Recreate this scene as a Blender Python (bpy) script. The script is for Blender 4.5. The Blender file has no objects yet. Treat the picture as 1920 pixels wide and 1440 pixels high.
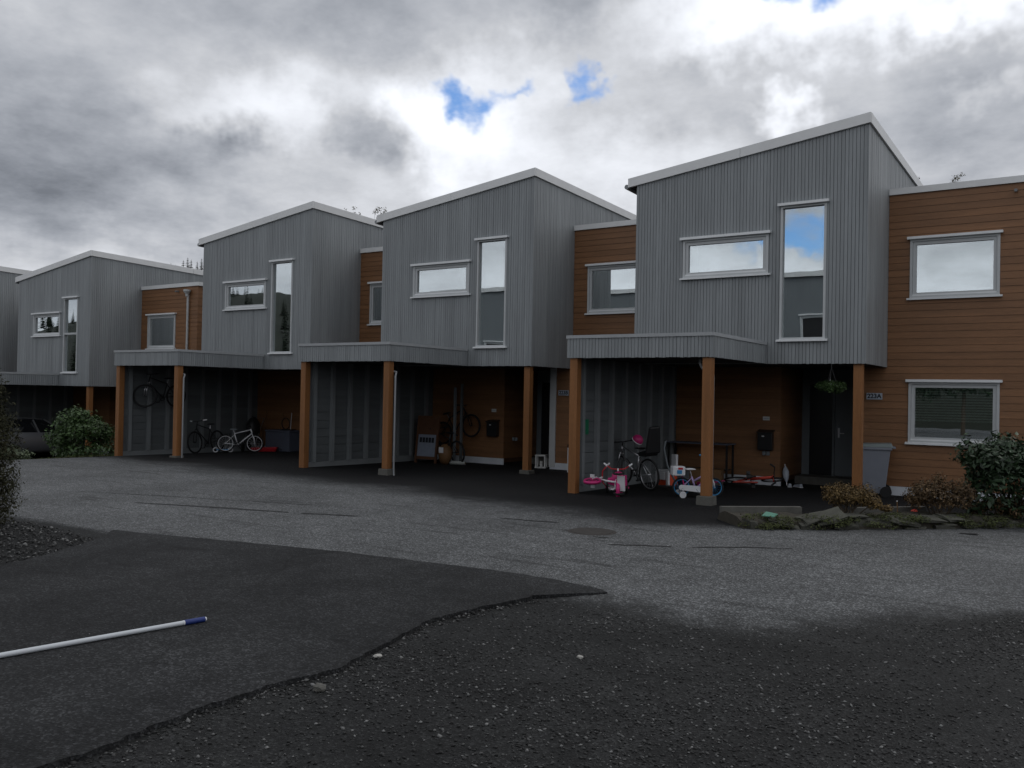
import bpy, bmesh, math, random
import numpy as np
from mathutils import Vector, Matrix, Euler
random.seed(7); rng = np.random.default_rng(7)
S = bpy.context.scene
COL = S.collection
R = math.radians

# ------------------------------------------------------------------ camera
def cam_basis(yaw, pit, rol):
    fw = Vector((math.sin(yaw)*math.cos(pit), math.cos(yaw)*math.cos(pit), math.sin(pit)))
    r0 = Vector((math.cos(yaw), -math.sin(yaw), 0)); u0 = r0.cross(fw)
    c, s = math.cos(rol), math.sin(rol)
    return fw, r0*c+u0*s, u0*c-r0*s
cam = bpy.data.objects.new('camera', bpy.data.cameras.new('camera')); COL.objects.link(cam)
fw, rt, up = cam_basis(R(-33.6906), R(.68887), R(1.09937))
cam.matrix_world = Matrix(((rt.x, up.x, -fw.x, 0), (rt.y, up.y, -fw.y, 0), (rt.z, up.z, -fw.z, 1.72), (0, 0, 0, 1)))
cam.data.lens = 30.987; cam.data.sensor_width = 36; cam.data.clip_start = .05; cam.data.clip_end = 3000
S.camera = cam

# ------------------------------------------------------------------ node helper
class NT:
    def __init__(s, tree): s.t = tree; s.n = tree.nodes; s.l = tree.links
    def add(s, typ, **kw):
        nd = s.n.new(typ)
        for k, v in kw.items(): setattr(nd, k, v)
        return nd
    def put(s, sock, v):
        if isinstance(v, bpy.types.NodeSocket): s.l.new(v, sock)
        elif v is not None: sock.default_value = v
    def math(s, op, a, b=None, c=None, clamp=False):
        nd = s.add('ShaderNodeMath', operation=op, use_clamp=clamp)
        for i, v in enumerate((a, b, c)): s.put(nd.inputs[i], v)
        return nd.outputs[0]
    def vm(s, op, a, b=None):
        nd = s.add('ShaderNodeVectorMath', operation=op)
        s.put(nd.inputs[0], a)
        if b is not None: s.put(nd.inputs[1], b)
        return nd.outputs['Value'] if op in ('LENGTH', 'DOT_PRODUCT') else nd.outputs[0]
    def mapr(s, v, a, b, c, d, t='LINEAR'):
        nd = s.add('ShaderNodeMapRange', interpolation_type=t)
        for i, x in enumerate((v, a, b, c, d)): s.put(nd.inputs[i], x)
        return nd.outputs[0]
    def noise(s, vec, scale, detail=4, rough=.55, dist=0):
        nd = s.add('ShaderNodeTexNoise')
        s.put(nd.inputs['Vector'], vec)
        nd.inputs['Scale'].default_value = scale; nd.inputs['Detail'].default_value = detail
        nd.inputs['Roughness'].default_value = rough; nd.inputs['Distortion'].default_value = dist
        return nd.outputs[0]
    def mix(s, f, a, b, blend='MIX'):
        nd = s.add('ShaderNodeMix', data_type='RGBA', blend_type=blend)
        s.put(nd.inputs[0], f)
        for i, v in ((6, a), (7, b)):
            if isinstance(v, tuple) and len(v) == 3: v = v+(1,)
            s.put(nd.inputs[i], v)
        return nd.outputs[2]
    def scalecol(s, col, f):
        nd = s.add('ShaderNodeVectorMath', operation='SCALE')
        s.put(nd.inputs[0], col if isinstance(col, bpy.types.NodeSocket) else tuple(col[:3])); s.put(nd.inputs['Scale'], f)
        return nd.outputs[0]

# ------------------------------------------------------------------ world: broken cloud over a clear sky
SUN_AZ, SUN_EL = 18.0, 50.0       # azimuth from +Y towards +X
W = bpy.data.worlds.new('World'); S.world = W; W.use_nodes = True
W.cycles.sampling_method = 'MANUAL'; W.cycles.sample_map_resolution = 256
T = NT(W.node_tree); T.n.clear()
sky = T.add('ShaderNodeTexSky', sky_type='NISHITA'); sky.sun_disc = False
sky.sun_elevation = R(SUN_EL); sky.sun_rotation = R(SUN_AZ); sky.air_density = 1.0; sky.dust_density = .3; sky.ozone_density = 2.0
tc = T.add('ShaderNodeTexCoord'); D = tc.outputs['Generated']
sx = T.add('ShaderNodeSeparateXYZ'); T.l.new(D, sx.inputs[0])
az = T.math('MULTIPLY', T.math('ARCTAN2', sx.outputs[0], sx.outputs[1]), 57.2958)
el = T.math('MULTIPLY', T.math('ARCSINE', sx.outputs[2]), 57.2958)
cmb = T.add('ShaderNodeCombineXYZ'); T.put(cmb.inputs[0], az); T.put(cmb.inputs[1], el)
# cloud noise lives on a flattened dome so that it stretches towards the horizon
fl = T.vm('DIVIDE', D, None); 
zz = T.math('ADD', T.math('MAXIMUM', sx.outputs[2], 0.0), .22)
cz = T.add('ShaderNodeCombineXYZ')
for i in range(3): T.put(cz.inputs[i], zz)
fl = T.vm('DIVIDE', D, cz.outputs[0])
nw = T.add('ShaderNodeTexNoise'); T.put(nw.inputs['Vector'], D); nw.inputs['Scale'].default_value = 6; nw.inputs['Detail'].default_value = 3; nw.inputs['Roughness'].default_value = .56
warp = T.vm('MULTIPLY', T.vm('SUBTRACT', nw.outputs['Color'], (.5, .5, .5)), (10, 6.5, 0))
nw2 = T.add('ShaderNodeTexNoise'); T.put(nw2.inputs['Vector'], D); nw2.inputs['Scale'].default_value = 26; nw2.inputs['Detail'].default_value = 3; nw2.inputs['Roughness'].default_value = .62
V1 = T.vm('ADD', cmb.outputs[0], warp)
V = T.vm('ADD', V1, T.vm('MULTIPLY', T.vm('SUBTRACT', nw2.outputs['Color'], (.5, .5, .5)), (5.5, 4.0, 0)))
def blobs(lst, base):
    acc = base
    for (a, e, sa, se, amp) in lst:
        d = T.vm('LENGTH', T.vm('MULTIPLY', T.vm('SUBTRACT', V, (a, e, 0)), (1/sa, 1/se, 0)))
        g = T.mapr(d, 0.0, 1.0, amp, 0.0, 'SMOOTHSTEP')
        acc = g if acc is None else T.math('ADD', acc, g)
    return acc
n_big = T.noise(fl, 1.1, 3, .55)
n_fine = T.noise(fl, 4.5, 5, .64)
base = T.math('ADD', T.mapr(n_big, .32, .68, .53, .70), T.mapr(n_fine, .32, .68, -.085, .085))
B = blobs([(-66, 14, 22, 12, -.21), (-58, 9.5, 17, 8, -.13), (-44, 24, 24, 6.5, -.19), (-28, 25, 10, 4.5, -.10),
           (-48.5, 17.0, 11, 4.2, .26), (-39.5, 15.8, 8, 4.2, .42), (-36, 18.5, 7, 4, .22), (-51, 15.3, 3.8, 2.2, -.33), (-44.2, 16.3, 3.6, 2.6, -.36), (-42.6, 14.7, 4.0, 2.0, -.28),
           (-17, 22.6, 17, 3.6, .50), (-5, 22.3, 9, 2.8, .3), (-4, 19.5, 9, 3, -.1), (-20, 18.4, 11, 3.6, -.12), (-9, 16.5, 13, 6, -.16), (-16.2, 17.8, 3.4, 1.9, .5), (-5.6, 17.9, 2.6, 1.4, .2),
           (-31, 14.5, 10, 5, .24), (-24, 14, 8, 5, .12), (-48, 11, 11, 4, .10), (-56, 6.6, 14, 3, .14), (-34, 21, 7, 3.6, .16),
           (-160, 7.0, 34, 3.2, .25), (-170, 12.5, 26, 3.4, -.10)], base)
Bc = T.math('MAXIMUM', B, .19)
cloud = T.mix(T.mapr(Bc, .15, .6, 0, 1), (.90, .985, 1.15), (.965, .995, 1.06))
cloud = T.scalecol(cloud, T.math('MINIMUM', Bc, 1.25))
hole_n = T.noise(fl, 1.7, 3, .6)
hole = T.math('SUBTRACT', T.mapr(hole_n, .60, .70, 0, 1), T.mapr(el, 8.0, 25.0, 1.0, 0.0))
hole = T.math('MULTIPLY', hole, T.mapr(T.vm('LENGTH', T.vm('MULTIPLY', T.vm('SUBTRACT', cmb.outputs[0], (-34, 12, 0)), (1/50, 1/26, 0))), .8, 1.0, 0, 1))
hole = T.math('MAXIMUM', hole, 0.0)
hb = blobs([(-37.9, 18.4, 2.9, 2.1, 1.25), (-35.0, 19.2, 2.2, 1.2, 1.1), (-30.0, 19.7, 2.6, 1.8, 1.2), (-31.8, 20.7, 1.9, 1.3, 1.05), (-23.6, 24.6, 3.4, 1.9, 1.6), (-15.2, 24.4, 5.0, 2.4, 1.8), (-19.5, 24.9, 3.0, 1.6, 1.3),
            (-164, 9.9, 10, 2.0, 1.5), (-152, 9.8, 6, 1.9, 1.4), (-176, 11.5, 6, 1.6, 1.0)], None)
hm = T.mapr(T.math('ADD', hole, T.math('MULTIPLY', hb, T.mapr(n_fine, .35, .65, .55, 1.25))), .2, 1.6, 0, 1, 'SMOOTHSTEP')
skyc = T.scalecol(T.mix(1.0, sky.outputs[0], (.70, .92, 1.18), 'MULTIPLY'), .112)
fin = T.mix(hm, cloud, skyc)
bg = T.add('ShaderNodeBackground'); T.l.new(fin, bg.inputs[0]); bg.inputs[1].default_value = 1.0
ow = T.add('ShaderNodeOutputWorld'); T.l.new(bg.outputs[0], ow.inputs[0])

# ------------------------------------------------------------------ sun, veiled by cloud
sl = bpy.data.lights.new('sun', 'SUN'); sl.energy = .5; sl.angle = R(30); sl.color = (1, .96, .9)
so = bpy.data.objects.new('sun', sl); COL.objects.link(so)
sd = Vector((math.sin(R(SUN_AZ))*math.cos(R(SUN_EL)), math.cos(R(SUN_AZ))*math.cos(R(SUN_EL)), math.sin(R(SUN_EL))))
so.rotation_euler = sd.to_track_quat('Z', 'Y').to_euler()
S.view_settings.view_transform = 'Standard'; S.view_settings.look = 'None'; S.view_settings.exposure = 0; S.view_settings.gamma = 1
S.cycles.use_denoising = True; S.cycles.max_bounces = 5; S.cycles.diffuse_bounces = 3; S.cycles.glossy_bounces = 3; S.cycles.transparent_max_bounces = 6; S.cycles.caustics_reflective = False; S.cycles.caustics_refractive = False

# ------------------------------------------------------------------ materials
MATS = {}
def M(name, col, rough=.6, var=.12, scale=6, stretch=(1, 1, 1), rnd=0., island=0., bump=0., metal=0., spec=.4, fine=0., emit=0.):
    m = bpy.data.materials.new(name); m.use_nodes = True; t = NT(m.node_tree)
    bs = t.n['Principled BSDF']
    co = t.add('ShaderNodeTexCoord').outputs['Object']
    v = t.vm('MULTIPLY', co, stretch)
    n = t.noise(v, scale, 5, .6)
    f = t.mapr(n, .25, .75, 1-var, 1+var)
    if fine:
        f = t.math('MULTIPLY', f, t.mapr(t.noise(v, scale*14, 3, .6), .3, .7, 1-fine, 1+fine))
    if rnd:
        f = t.math('MULTIPLY', f, t.mapr(t.add('ShaderNodeObjectInfo').outputs['Random'], 0, 1, 1-rnd, 1+rnd))
    if island:
        f = t.math('MULTIPLY', f, t.mapr(t.add('ShaderNodeNewGeometry').outputs['Random Per Island'], 0, 1, 1-island, 1+island))
    t.l.new(t.scalecol(col, f), bs.inputs['Base Color'])
    bs.inputs['Roughness'].default_value = rough; bs.inputs['Metallic'].default_value = metal; bs.inputs['Specular IOR Level'].default_value = spec
    if bump:
        b = t.add('ShaderNodeBump'); b.inputs['Strength'].default_value = bump; b.inputs['Distance'].default_value = .01
        t.l.new(t.noise(v, scale*6, 4, .6), b.inputs['Height']); t.l.new(b.outputs[0], bs.inputs['Normal'])
    if emit:
        bs.inputs['Emission Color'].default_value = (*col, 1); bs.inputs['Emission Strength'].default_value = emit
    MATS[name] = m
    return m
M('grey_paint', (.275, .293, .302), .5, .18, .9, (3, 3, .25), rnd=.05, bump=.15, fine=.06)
M('grey_core', (.10, .107, .11), .7, .08, 2)
M('brown_stain', (.225, .110, .050), .5, .2, 1.2, (.5, .5, 6), rnd=.08, bump=.2, fine=.12)
M('post_stain', (.265, .115, .040), .55, .2, 1.6, (6, 6, .5), rnd=.08, bump=.3, fine=.15)
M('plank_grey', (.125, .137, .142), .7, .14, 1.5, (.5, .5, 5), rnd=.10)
M('stud_grey', (.20, .215, .222), .7, .1, 2)
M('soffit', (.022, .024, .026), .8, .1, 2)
M('trim', (.52, .53, .53), .45, .05, 4)
M('roof_metal', (.76, .765, .76), .38, .06, 3)
M('roof_felt', (.05, .05, .05), .9, .2, 3)
M('cap_metal', (.40, .415, .425), .4, .08, 4)
M('frame_grey', (.53, .55, .555), .45, .05, 5)
M('window_white', (.80, .815, .82), .4, .05, 5, rnd=.03)
M('pale_panel', (.20, .225, .24), .6, .06, 2)
M('concrete', (.115, .112, .10), .85, .25, 5, bump=.4)
M('foundation', (.62, .65, .69), .7, .12, 3)
M('zinc', (.24, .25, .26), .5, .12, 5, metal=.3)
M('dark_room', (.05, .055, .055), .8, .1, 3)
M('black', (.012, .012, .013), .5, .1, 6)
M('rubber', (.014, .014, .015), .8, .15, 20)
M('black_gloss', (.015, .016, .018), .3, .1, 6)
M('steel', (.5, .5, .52), .3, .05, 6, metal=.9)
M('white_plastic', (.72, .73, .75), .4, .05, 5)
M('pink', (.55, .03, .18), .4, .08, 5)
M('red', (.45, .02, .03), .45, .08, 5)
M('coral', (.75, .10, .07), .55, .1, 5)
M('orange_red', (.62, .07, .02), .45, .08, 5)
M('blue_grip', (.012, .03, .16), .5, .1, 9)
M('sky_blue', (.04, .25, .5), .5, .1, 6)
M('lilac', (.42, .32, .55), .4, .05, 6)
M('mint', (.10, .26, .19), .5, .1, 6)
M('green_sheet', (.01, .16, .08), .5, .08, 4)
M('bin_grey', (.20, .215, .25), .5, .06, 4)
M('bin_lid', (.16, .19, .19), .5, .06, 4)
M('box_grey', (.08, .09, .12), .55, .08, 4)
M('wood', (.16, .085, .035), .6, .2, 2, (1, 1, 8))
M('stone', (.06, .06, .048), .85, .35, 5, rnd=.25, bump=.7, fine=.15)
M('moss', (.05, .06, .017), .9, .3, 9, island=.5)
M('soil', (.045, .04, .03), .95, .3, 6, bump=.6)
M('thuja', (.026, .026, .009), .9, .3, 3, island=.35)
M('leaf_dark', (.022, .046, .018), .5, .3, 3, island=.5, spec=.5)
M('leaf_mid', (.055, .10, .03), .5, .3, 3, island=.5)
M('leaf_grey', (.11, .14, .08), .6, .3, 3, island=.5)
M('leaf_ochre', (.115, .072, .022), .7, .35, 4, island=.6)
M('leaf_russet', (.085, .052, .022), .7, .35, 4, island=.6)
M('bark', (.09, .07, .05), .9, .3, 8)
M('twig_leaf', (.10, .085, .04), .7, .3, 3, island=.4)
M('spruce', (.018, .028, .016), .9, .3, 1, island=.5)
M('hillside', (.022, .026, .018), .95, .4, .05)
M('car_paint', (.19, .195, .205), .32, .04, 4, metal=.4, spec=.6)
M('car_glass', (.012, .013, .015), .06, .02, 4, spec=.8)
M('lantern_white', (.65, .65, .63), .5, .05, 5)
M('paper_blue', (.22, .25, .31), .7, .1, 8)
M('sign_plate', (.40, .44, .50), .5, .06, 8)
M('sign_ink', (.012, .015, .022), .6, .05, 8)
M('pole_white', (.58, .61, .64), .42, .06, 4)
M('lamp_orange', (.9, .36, .10), .6, .05, 4, emit=.7)
M('white_stone', (.40, .39, .36), .8, .2, 20)
M('iron', (.045, .04, .037), .7, .2, 10, metal=.3)
M('blind_white', (.75, .78, .76), .6, .05, 5)
M('curtain', (.35, .37, .35), .9, .1, 3)
M('opposite_paint', (.17, .185, .195), .65, .1, 1.5, (4, 4, .35))
M('skirt_brown', (.10, .045, .022), .7, .2, 4)

def glass():
    m = bpy.data.materials.new('window_glass'); m.use_nodes = True; t = NT(m.node_tree); t.n.clear()
    gl = t.add('ShaderNodeBsdfGlossy'); gl.inputs['Roughness'].default_value = .0; gl.inputs['Color'].default_value = (.92, .97, 1, 1)
    tr = t.add('ShaderNodeBsdfTransparent'); tr.inputs['Color'].default_value = (.86, .92, .89, 1)
    co = t.add('ShaderNodeTexCoord').outputs['Object']
    b = t.add('ShaderNodeBump'); b.inputs['Strength'].default_value = .012; b.inputs['Distance'].default_value = .05
    t.l.new(t.noise(co, 1.1, 2), b.inputs['Height']); t.l.new(b.outputs[0], gl.inputs['Normal'])
    lw = t.add('ShaderNodeLayerWeight'); lw.inputs['Blend'].default_value = .25
    f = t.mapr(lw.outputs['Facing'], 0, 1, .52, .92)
    mx = t.add('ShaderNodeMixShader'); t.put(mx.inputs[0], f); t.l.new(tr.outputs[0], mx.inputs[1]); t.l.new(gl.outputs[0], mx.inputs[2])
    o = t.add('ShaderNodeOutputMaterial'); t.l.new(mx.outputs[0], o.inputs[0])
    MATS['glass'] = m
glass()

# ------------------------------------------------------------------ mesh builder
class MB:
    def __init__(s): s.v = []; s.f = []
    def quadbox(s, P):            # 8 points: bottom 4 ccw, top 4 ccw
        b = len(s.v); s.v += [tuple(p) for p in P]
        s.f += [tuple(b+i for i in q) for q in ((3, 2, 1, 0), (4, 5, 6, 7), (0, 1, 5, 4), (1, 2, 6, 5), (2, 3, 7, 6), (3, 0, 4, 7))]
        return s
    def box(s, x0, x1, y0, y1, z0, z1):
        return s.quadbox([(x0, y0, z0), (x1, y0, z0), (x1, y1, z0), (x0, y1, z0), (x0, y0, z1), (x1, y0, z1), (x1, y1, z1), (x0, y1, z1)])
    def tube(s, pts, r, n=7, r2=None, cap=True):
        pts = [Vector(p) for p in pts]; k = len(pts); rings = []
        for i, p in enumerate(pts):
            d = (pts[min(i+1, k-1)]-pts[max(i-1, 0)]).normalized()
            a = d.orthogonal().normalized() if i == 0 else (a-d*a.dot(d)).normalized()
            b2 = d.cross(a); rr = r if r2 is None else r+(r2-r)*i/(k-1)
            base = len(s.v)
            for j in range(n):
                t = 2*math.pi*j/n; s.v.append(tuple(p+(a*math.cos(t)+b2*math.sin(t))*rr))
            rings.append(base)
        for q in range(k-1):
            for j in range(n):
                s.f.append((rings[q]+j, rings[q]+(j+1) % n, rings[q+1]+(j+1) % n, rings[q+1]+j))
        if cap: s.f.append(tuple(rings[0]+j for j in reversed(range(n)))); s.f.append(tuple(rings[-1]+j for j in range(n)))
        return s
    def ring(s, c, R_, r, n=28, m=6, ax='y', sq=1.0):
        b = len(s.v); c = Vector(c)
        for i in range(n):
            t = 2*math.pi*i/n; d = Vector((math.cos(t), 0, math.sin(t)))
            for j in range(m):
                u = 2*math.pi*j/m; p = d*(R_+r*math.cos(u))+Vector((0, r*sq*math.sin(u), 0))
                if ax == 'z': p = Vector((p.x, p.z, p.y))
                if ax == 'x': p = Vector((p.y, p.x, p.z))
                s.v.append(tuple(c+p))
        for i in range(n):
            for j in range(m):
                s.f.append((b+i*m+j, b+((i+1) % n)*m+j, b+((i+1) % n)*m+(j+1) % m, b+i*m+(j+1) % m))
        return s
    def lathe(s, prof, c=(0, 0, 0), n=20):
        b = len(s.v)
        for (r, z) in prof:
            for j in range(n):
                t = 2*math.pi*j/n; s.v.append((c[0]+r*math.cos(t), c[1]+r*math.sin(t), c[2]+z))
        for i in range(len(prof)-1):
            for j in range(n):
                s.f.append((b+i*n+j, b+i*n+(j+1) % n, b+(i+1)*n+(j+1) % n, b+(i+1)*n+j))
        s.f.append(tuple(b+j for j in reversed(range(n)))); s.f.append(tuple(b+(len(prof)-1)*n+j for j in range(n)))
        return s
    def blob(s, c, rad, seg=12, rings=8, noise=0.):
        b = len(s.v); c = Vector(c)
        for i in range(rings+1):
            ph = math.pi*i/rings
            for j in range(seg):
                t = 2*math.pi*j/seg; k = 1+random.uniform(-noise, noise)
                s.v.append((c.x+rad[0]*k*math.sin(ph)*math.cos(t), c.y+rad[1]*k*math.sin(ph)*math.sin(t), c.z+rad[2]*k*math.cos(ph)))
        for i in range(rings):
            for j in range(seg):
                s.f.append((b+i*seg+j, b+(i+1)*seg+j, b+(i+1)*seg+(j+1) % seg, b+i*seg+(j+1) % seg))
        return s
    def build(s, name, mat, parent=None, smooth=False, bevel=0.):
        me = bpy.data.meshes.new(name); me.from_pydata(s.v, [], s.f)
        if smooth: me.polygons.foreach_set('use_smooth', [True]*len(me.polygons))
        me.materials.append(MATS[mat] if isinstance(mat, str) else mat)
        o = bpy.data.objects.new(name, me); COL.objects.link(o)
        if parent: o.parent = parent
        if bevel:
            md = o.modifiers.new('bevel', 'BEVEL'); md.width = bevel; md.segments = 2; md.limit_method = 'ANGLE'
        return o
def tag(o, label=None, cat=None, group=None, kind=None):
    for k, v in (('label', label), ('category', cat), ('group', group), ('kind', kind)):
        if v: o[k] = v
    return o
def thing(name, loc, label, cat, rz=0, group=None, rot=None):
    o = bpy.data.objects.new(name, None); COL.objects.link(o); o.location = loc
    o.rotation_euler = rot if rot else (0, 0, rz); o.empty_display_size = .2
    return tag(o, label, cat, group)

# ------------------------------------------------------------------ terrain
def sst(a, b, x):
    t = np.clip((x-a)/(b-a), 0, 1); return t*t*(3-2*t)
def gz(x, y):
    return .04-.0128*np.clip(y, -20, 22)-.74*sst(-21., -31., np.asarray(x, float)*1.0) if False else .04-.0128*np.clip(y, -20, 22)-.74*(1-sst(-31., -21., np.asarray(x, float)))
def G(x, y): return float(gz(np.array(x, float), np.array(y, float)))
def interp(pts, x): return np.interp(x, [p[0] for p in pts], [p[1] for p in pts])
BED = [(-4.16, 12.22), (-3.546, 12.75), (-2.947, 13.3), (-2.355, 13.95), (-1.745, 14.6), (-.96, 15.5), (.2, 16.4)]
APRON = [(-40, 15.2), (-30, 14.2), (-22, 13.2), (-14.2, 12.8), (-8.8, 12.2), (-6.8, 11.6), (-5.5, 11.35), (-4.16, 12.1), (-2.9, 13.3), (-.96, 15.6), (6, 20)]
GRAV = [(-4.02, 0), (-3.9, 2.4), (-4.0, 3.0), (-4.0, 3.5), (-3.92, 4.0), (-4.1, 4.7), (-4.26, 5.3), (-4.21, 5.9), (-4.1, 6.5)]
PATCH_OUT = [(-4.11, 6.57), (-3.67, 7.12), (-3.75, 7.19), (-4.27, 7.29), (-4.84, 7.318), (-6.94, 7.06), (-8.81, 6.61), (-10.05, 6.305)]
xs = np.concatenate([np.arange(-60, -36, 1.), np.arange(-36, -14, .2), np.arange(-14, 6, .11), np.arange(6, 30.1, 1.)])
ys = np.concatenate([np.arange(-30, 0, .8), np.arange(0, 16, .11), np.arange(16, 22, .2), np.arange(22, 44.1, 1.5)])
X, Y = np.meshgrid(xs, ys)
def fbm(x, y, sc, seed):
    r = np.random.default_rng(seed); o = np.zeros_like(x); a = 1.
    for k in range(5):
        for _ in range(3):
            t = r.uniform(0, 6.28); ph = r.uniform(0, 6.28); f = sc*2**k
            o += a*np.sin((x*math.cos(t)+y*math.sin(t))*f+ph)/3
        a *= .55
    return o
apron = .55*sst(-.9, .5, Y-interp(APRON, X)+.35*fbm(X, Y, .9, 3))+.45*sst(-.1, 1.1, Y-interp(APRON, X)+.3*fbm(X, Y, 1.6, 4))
edge_r = interp([(-3.5, 6.9), (-2.3, 7.0), (-1.8, 7.4), (-1.3, 8.1), (-.5, 9.2), (3, 12)], X)
gx = np.interp(Y, [p[1] for p in GRAV], [p[0] for p in GRAV])
grav = sst(-.45, .5, edge_r-Y+.28*fbm(X, Y, 1.1, 5))*(X > gx-.15)
grav2 = sst(.15, -.25, np.hypot((X+10.1)/1.15, (Y-4.7)/1.15)-1+.1*fbm(X, Y, 2, 9))   # gravel strip below the hedge
grav = np.maximum(grav, (np.clip(-(X+8.6)*.62+(4.45-Y)*-.9+.1*fbm(X, Y, 2, 9), 0, .25)*4)*(X < -8.3)*(Y < 6.2)*(Y > 2))
Z = gz(X, Y)-.022*grav+.006*fbm(X, Y, .9, 11)*grav
nx, ny = len(xs), len(ys)
vv = np.stack([X.ravel(), Y.ravel(), Z.ravel()], 1)
ii = (np.arange(ny-1)[:, None]*nx+np.arange(nx-1)[None, :]).ravel()
ff = np.stack([ii, ii+1, ii+nx+1, ii+nx], 1)
def np_mesh(name, v, f):
    me = bpy.data.meshes.new(name); k = f.shape[1]
    me.vertices.add(len(v)); me.vertices.foreach_set('co', v.astype(np.float32).ravel())
    me.loops.add(f.size); me.loops.foreach_set('vertex_index', f.astype(np.int32).ravel())
    me.polygons.add(len(f)); me.polygons.foreach_set('loop_start', np.arange(0, f.size, k, dtype=np.int32))
    me.update(calc_edges=True); me.validate(); return me
def asphalt(name, masks):
    m = bpy.data.materials.new(name); m.use_nodes = True; t = NT(m.node_tree); bs = t.n['Principled BSDF']
    co = t.add('ShaderNodeTexCoord').outputs['Object']
    vo = t.add('ShaderNodeTexVoronoi'); t.put(vo.inputs['Vector'], co); vo.inputs['Scale'].default_value = 75
    sp = t.add('ShaderNodeSeparateXYZ'); t.l.new(vo.outputs['Color'], sp.inputs[0])
    chip = t.mapr(t.math('POWER', sp.outputs[0], 4.0), 0, 1, .68, 2.9)
    vo2 = t.add('ShaderNodeTexVoronoi'); t.put(vo2.inputs['Vector'], co); vo2.inputs['Scale'].default_value = 30
    sp2 = t.add('ShaderNodeSeparateXYZ'); t.l.new(vo2.outputs['Color'], sp2.inputs[0])
    lump = t.mapr(sp2.outputs[1], 0, 1, .88, 1.12)
    big = t.mapr(t.noise(co, .55, 6, .65), .3, .7, .74, 1.26)
    mid = t.mapr(t.noise(co, 5, 4, .65), .3, .7, .86, 1.14)
    f = t.math('MULTIPLY', t.math('MULTIPLY', chip, lump), t.math('MULTIPLY', big, mid))
    if masks:
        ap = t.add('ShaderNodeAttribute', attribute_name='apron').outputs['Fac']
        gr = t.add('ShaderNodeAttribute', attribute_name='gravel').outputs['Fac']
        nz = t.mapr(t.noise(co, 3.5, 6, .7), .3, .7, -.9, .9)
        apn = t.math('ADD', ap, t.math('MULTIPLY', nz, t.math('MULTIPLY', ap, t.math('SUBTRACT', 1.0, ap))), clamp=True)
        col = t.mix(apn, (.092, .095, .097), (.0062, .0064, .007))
        # repaired tar seams and damp streaks running along the road
        st = t.noise(t.vm('MULTIPLY', co, (.35, 2.6, 1)), 1.4, 4, .55)
        streak = t.mapr(st, .60, .68, 1.0, .62)
        col = t.scalecol(col, streak)
        grn = t.math('ADD', gr, t.math('MULTIPLY', t.math('MULTIPLY', nz, 1.6), t.math('MULTIPLY', gr, t.math('SUBTRACT', 1.0, gr))), clamp=True)
        gc = t.mix(t.mapr(t.noise(co, 1.3, 5, .65), .35, .65, 0, 1), (.0075, .0078, .0078), (.017, .0175, .0175))
        col = t.mix(grn, col, gc)
        rg = t.mapr(apn, 0, 1, .75, .82)
        t.put(bs.inputs['Roughness'], rg)
    else:
        col = t.mix(t.mapr(t.noise(co, .9, 5, .65), .38, .62, 0, 1), (.0125, .0128, .0136), (.0245, .0252, .0262))
        blot = t.mapr(t.noise(t.vm('MULTIPLY', co, (.8, 1.7, 1)), 1.9, 6, .7), .57, .66, 1.0, .62)
        cr = t.add('ShaderNodeTexVoronoi', feature='DISTANCE_TO_EDGE'); t.put(cr.inputs['Vector'], t.vm('ADD', co, t.vm('MULTIPLY', t.add('ShaderNodeTexNoise').outputs['Color'], (.6, .6, 0)))); cr.inputs['Scale'].default_value = .42
        crk = t.mapr(cr.outputs['Distance'], .0, .006, .55, 1.0)
        col = t.scalecol(col, t.math('MULTIPLY', blot, crk))
        bs.inputs['Roughness'].default_value = .8
    t.l.new(t.scalecol(col, f), bs.inputs['Base Color']); bs.inputs['Specular IOR Level'].default_value = .2
    b = t.add('ShaderNodeBump'); b.inputs['Strength'].default_value = .7; b.inputs['Distance'].default_value = .006
    h = t.math('ADD', vo.outputs['Distance'], t.math('MULTIPLY', t.noise(co, 30, 3), .8))
    t.l.new(h, b.inputs['Height']); t.l.new(b.outputs[0], bs.inputs['Normal'])
    return m
me = np_mesh('road', vv, ff)
for nm, arr in (('apron', apron), ('gravel', grav)):
    at = me.attributes.new(nm, 'FLOAT', 'POINT'); at.data.foreach_set('value', arr.ravel().astype(np.float32))
me.materials.append(asphalt('road_asphalt', True))
me.polygons.foreach_set('use_smooth', [True]*len(me.polygons))
road = bpy.data.objects.new('road', me); COL.objects.link(road); tag(road, 'worn grey asphalt road turning dark towards the carports', kind='structure')
gm = MB(); gm.box(-900, 900, -900, 900, -3.2, -1.35); go = gm.build('ground', 'hillside'); tag(go, 'dark land beyond the houses', kind='structure')

# dark asphalt patch with a broken raised lip
def jag(pts, step, amp, seed):
    r = random.Random(seed); out = []
    for (a, b) in zip(pts[:-1], pts[1:]):
        L = math.dist(a, b); n = max(1, int(L/step))
        for i in range(n):
            t = i/n; out.append((a[0]+(b[0]-a[0])*t+r.uniform(-amp, amp), a[1]+(b[1]-a[1])*t+r.uniform(-amp, amp)))
    out.append(pts[-1]); return out
crack = [(-3.86, -1.0), (-3.92, 1.0)]+[(x, y) for (x, y) in GRAV[1:]]
crack = jag(crack, .06, .014, 2)
outer = jag(PATCH_OUT, .12, .015, 4)
hed = [(-10.05, 6.305), (-9.7, 6.0), (-9.3, 5.45), (-8.9, 4.75), (-8.7, 4.3), (-8.6, 3.4), (-8.4, 2), (-8.2, -1.0)]
poly = crack+outer[:-1]+jag(hed, .15, .02, 6)
bm = bmesh.new()
topv = [bm.verts.new((x, y, G(x, y)+.011)) for x, y in poly]
botv = [bm.verts.new((x+.012, y, G(x, y)-.09)) for x, y in poly]
bm.faces.new(topv)
n = len(poly)
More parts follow.
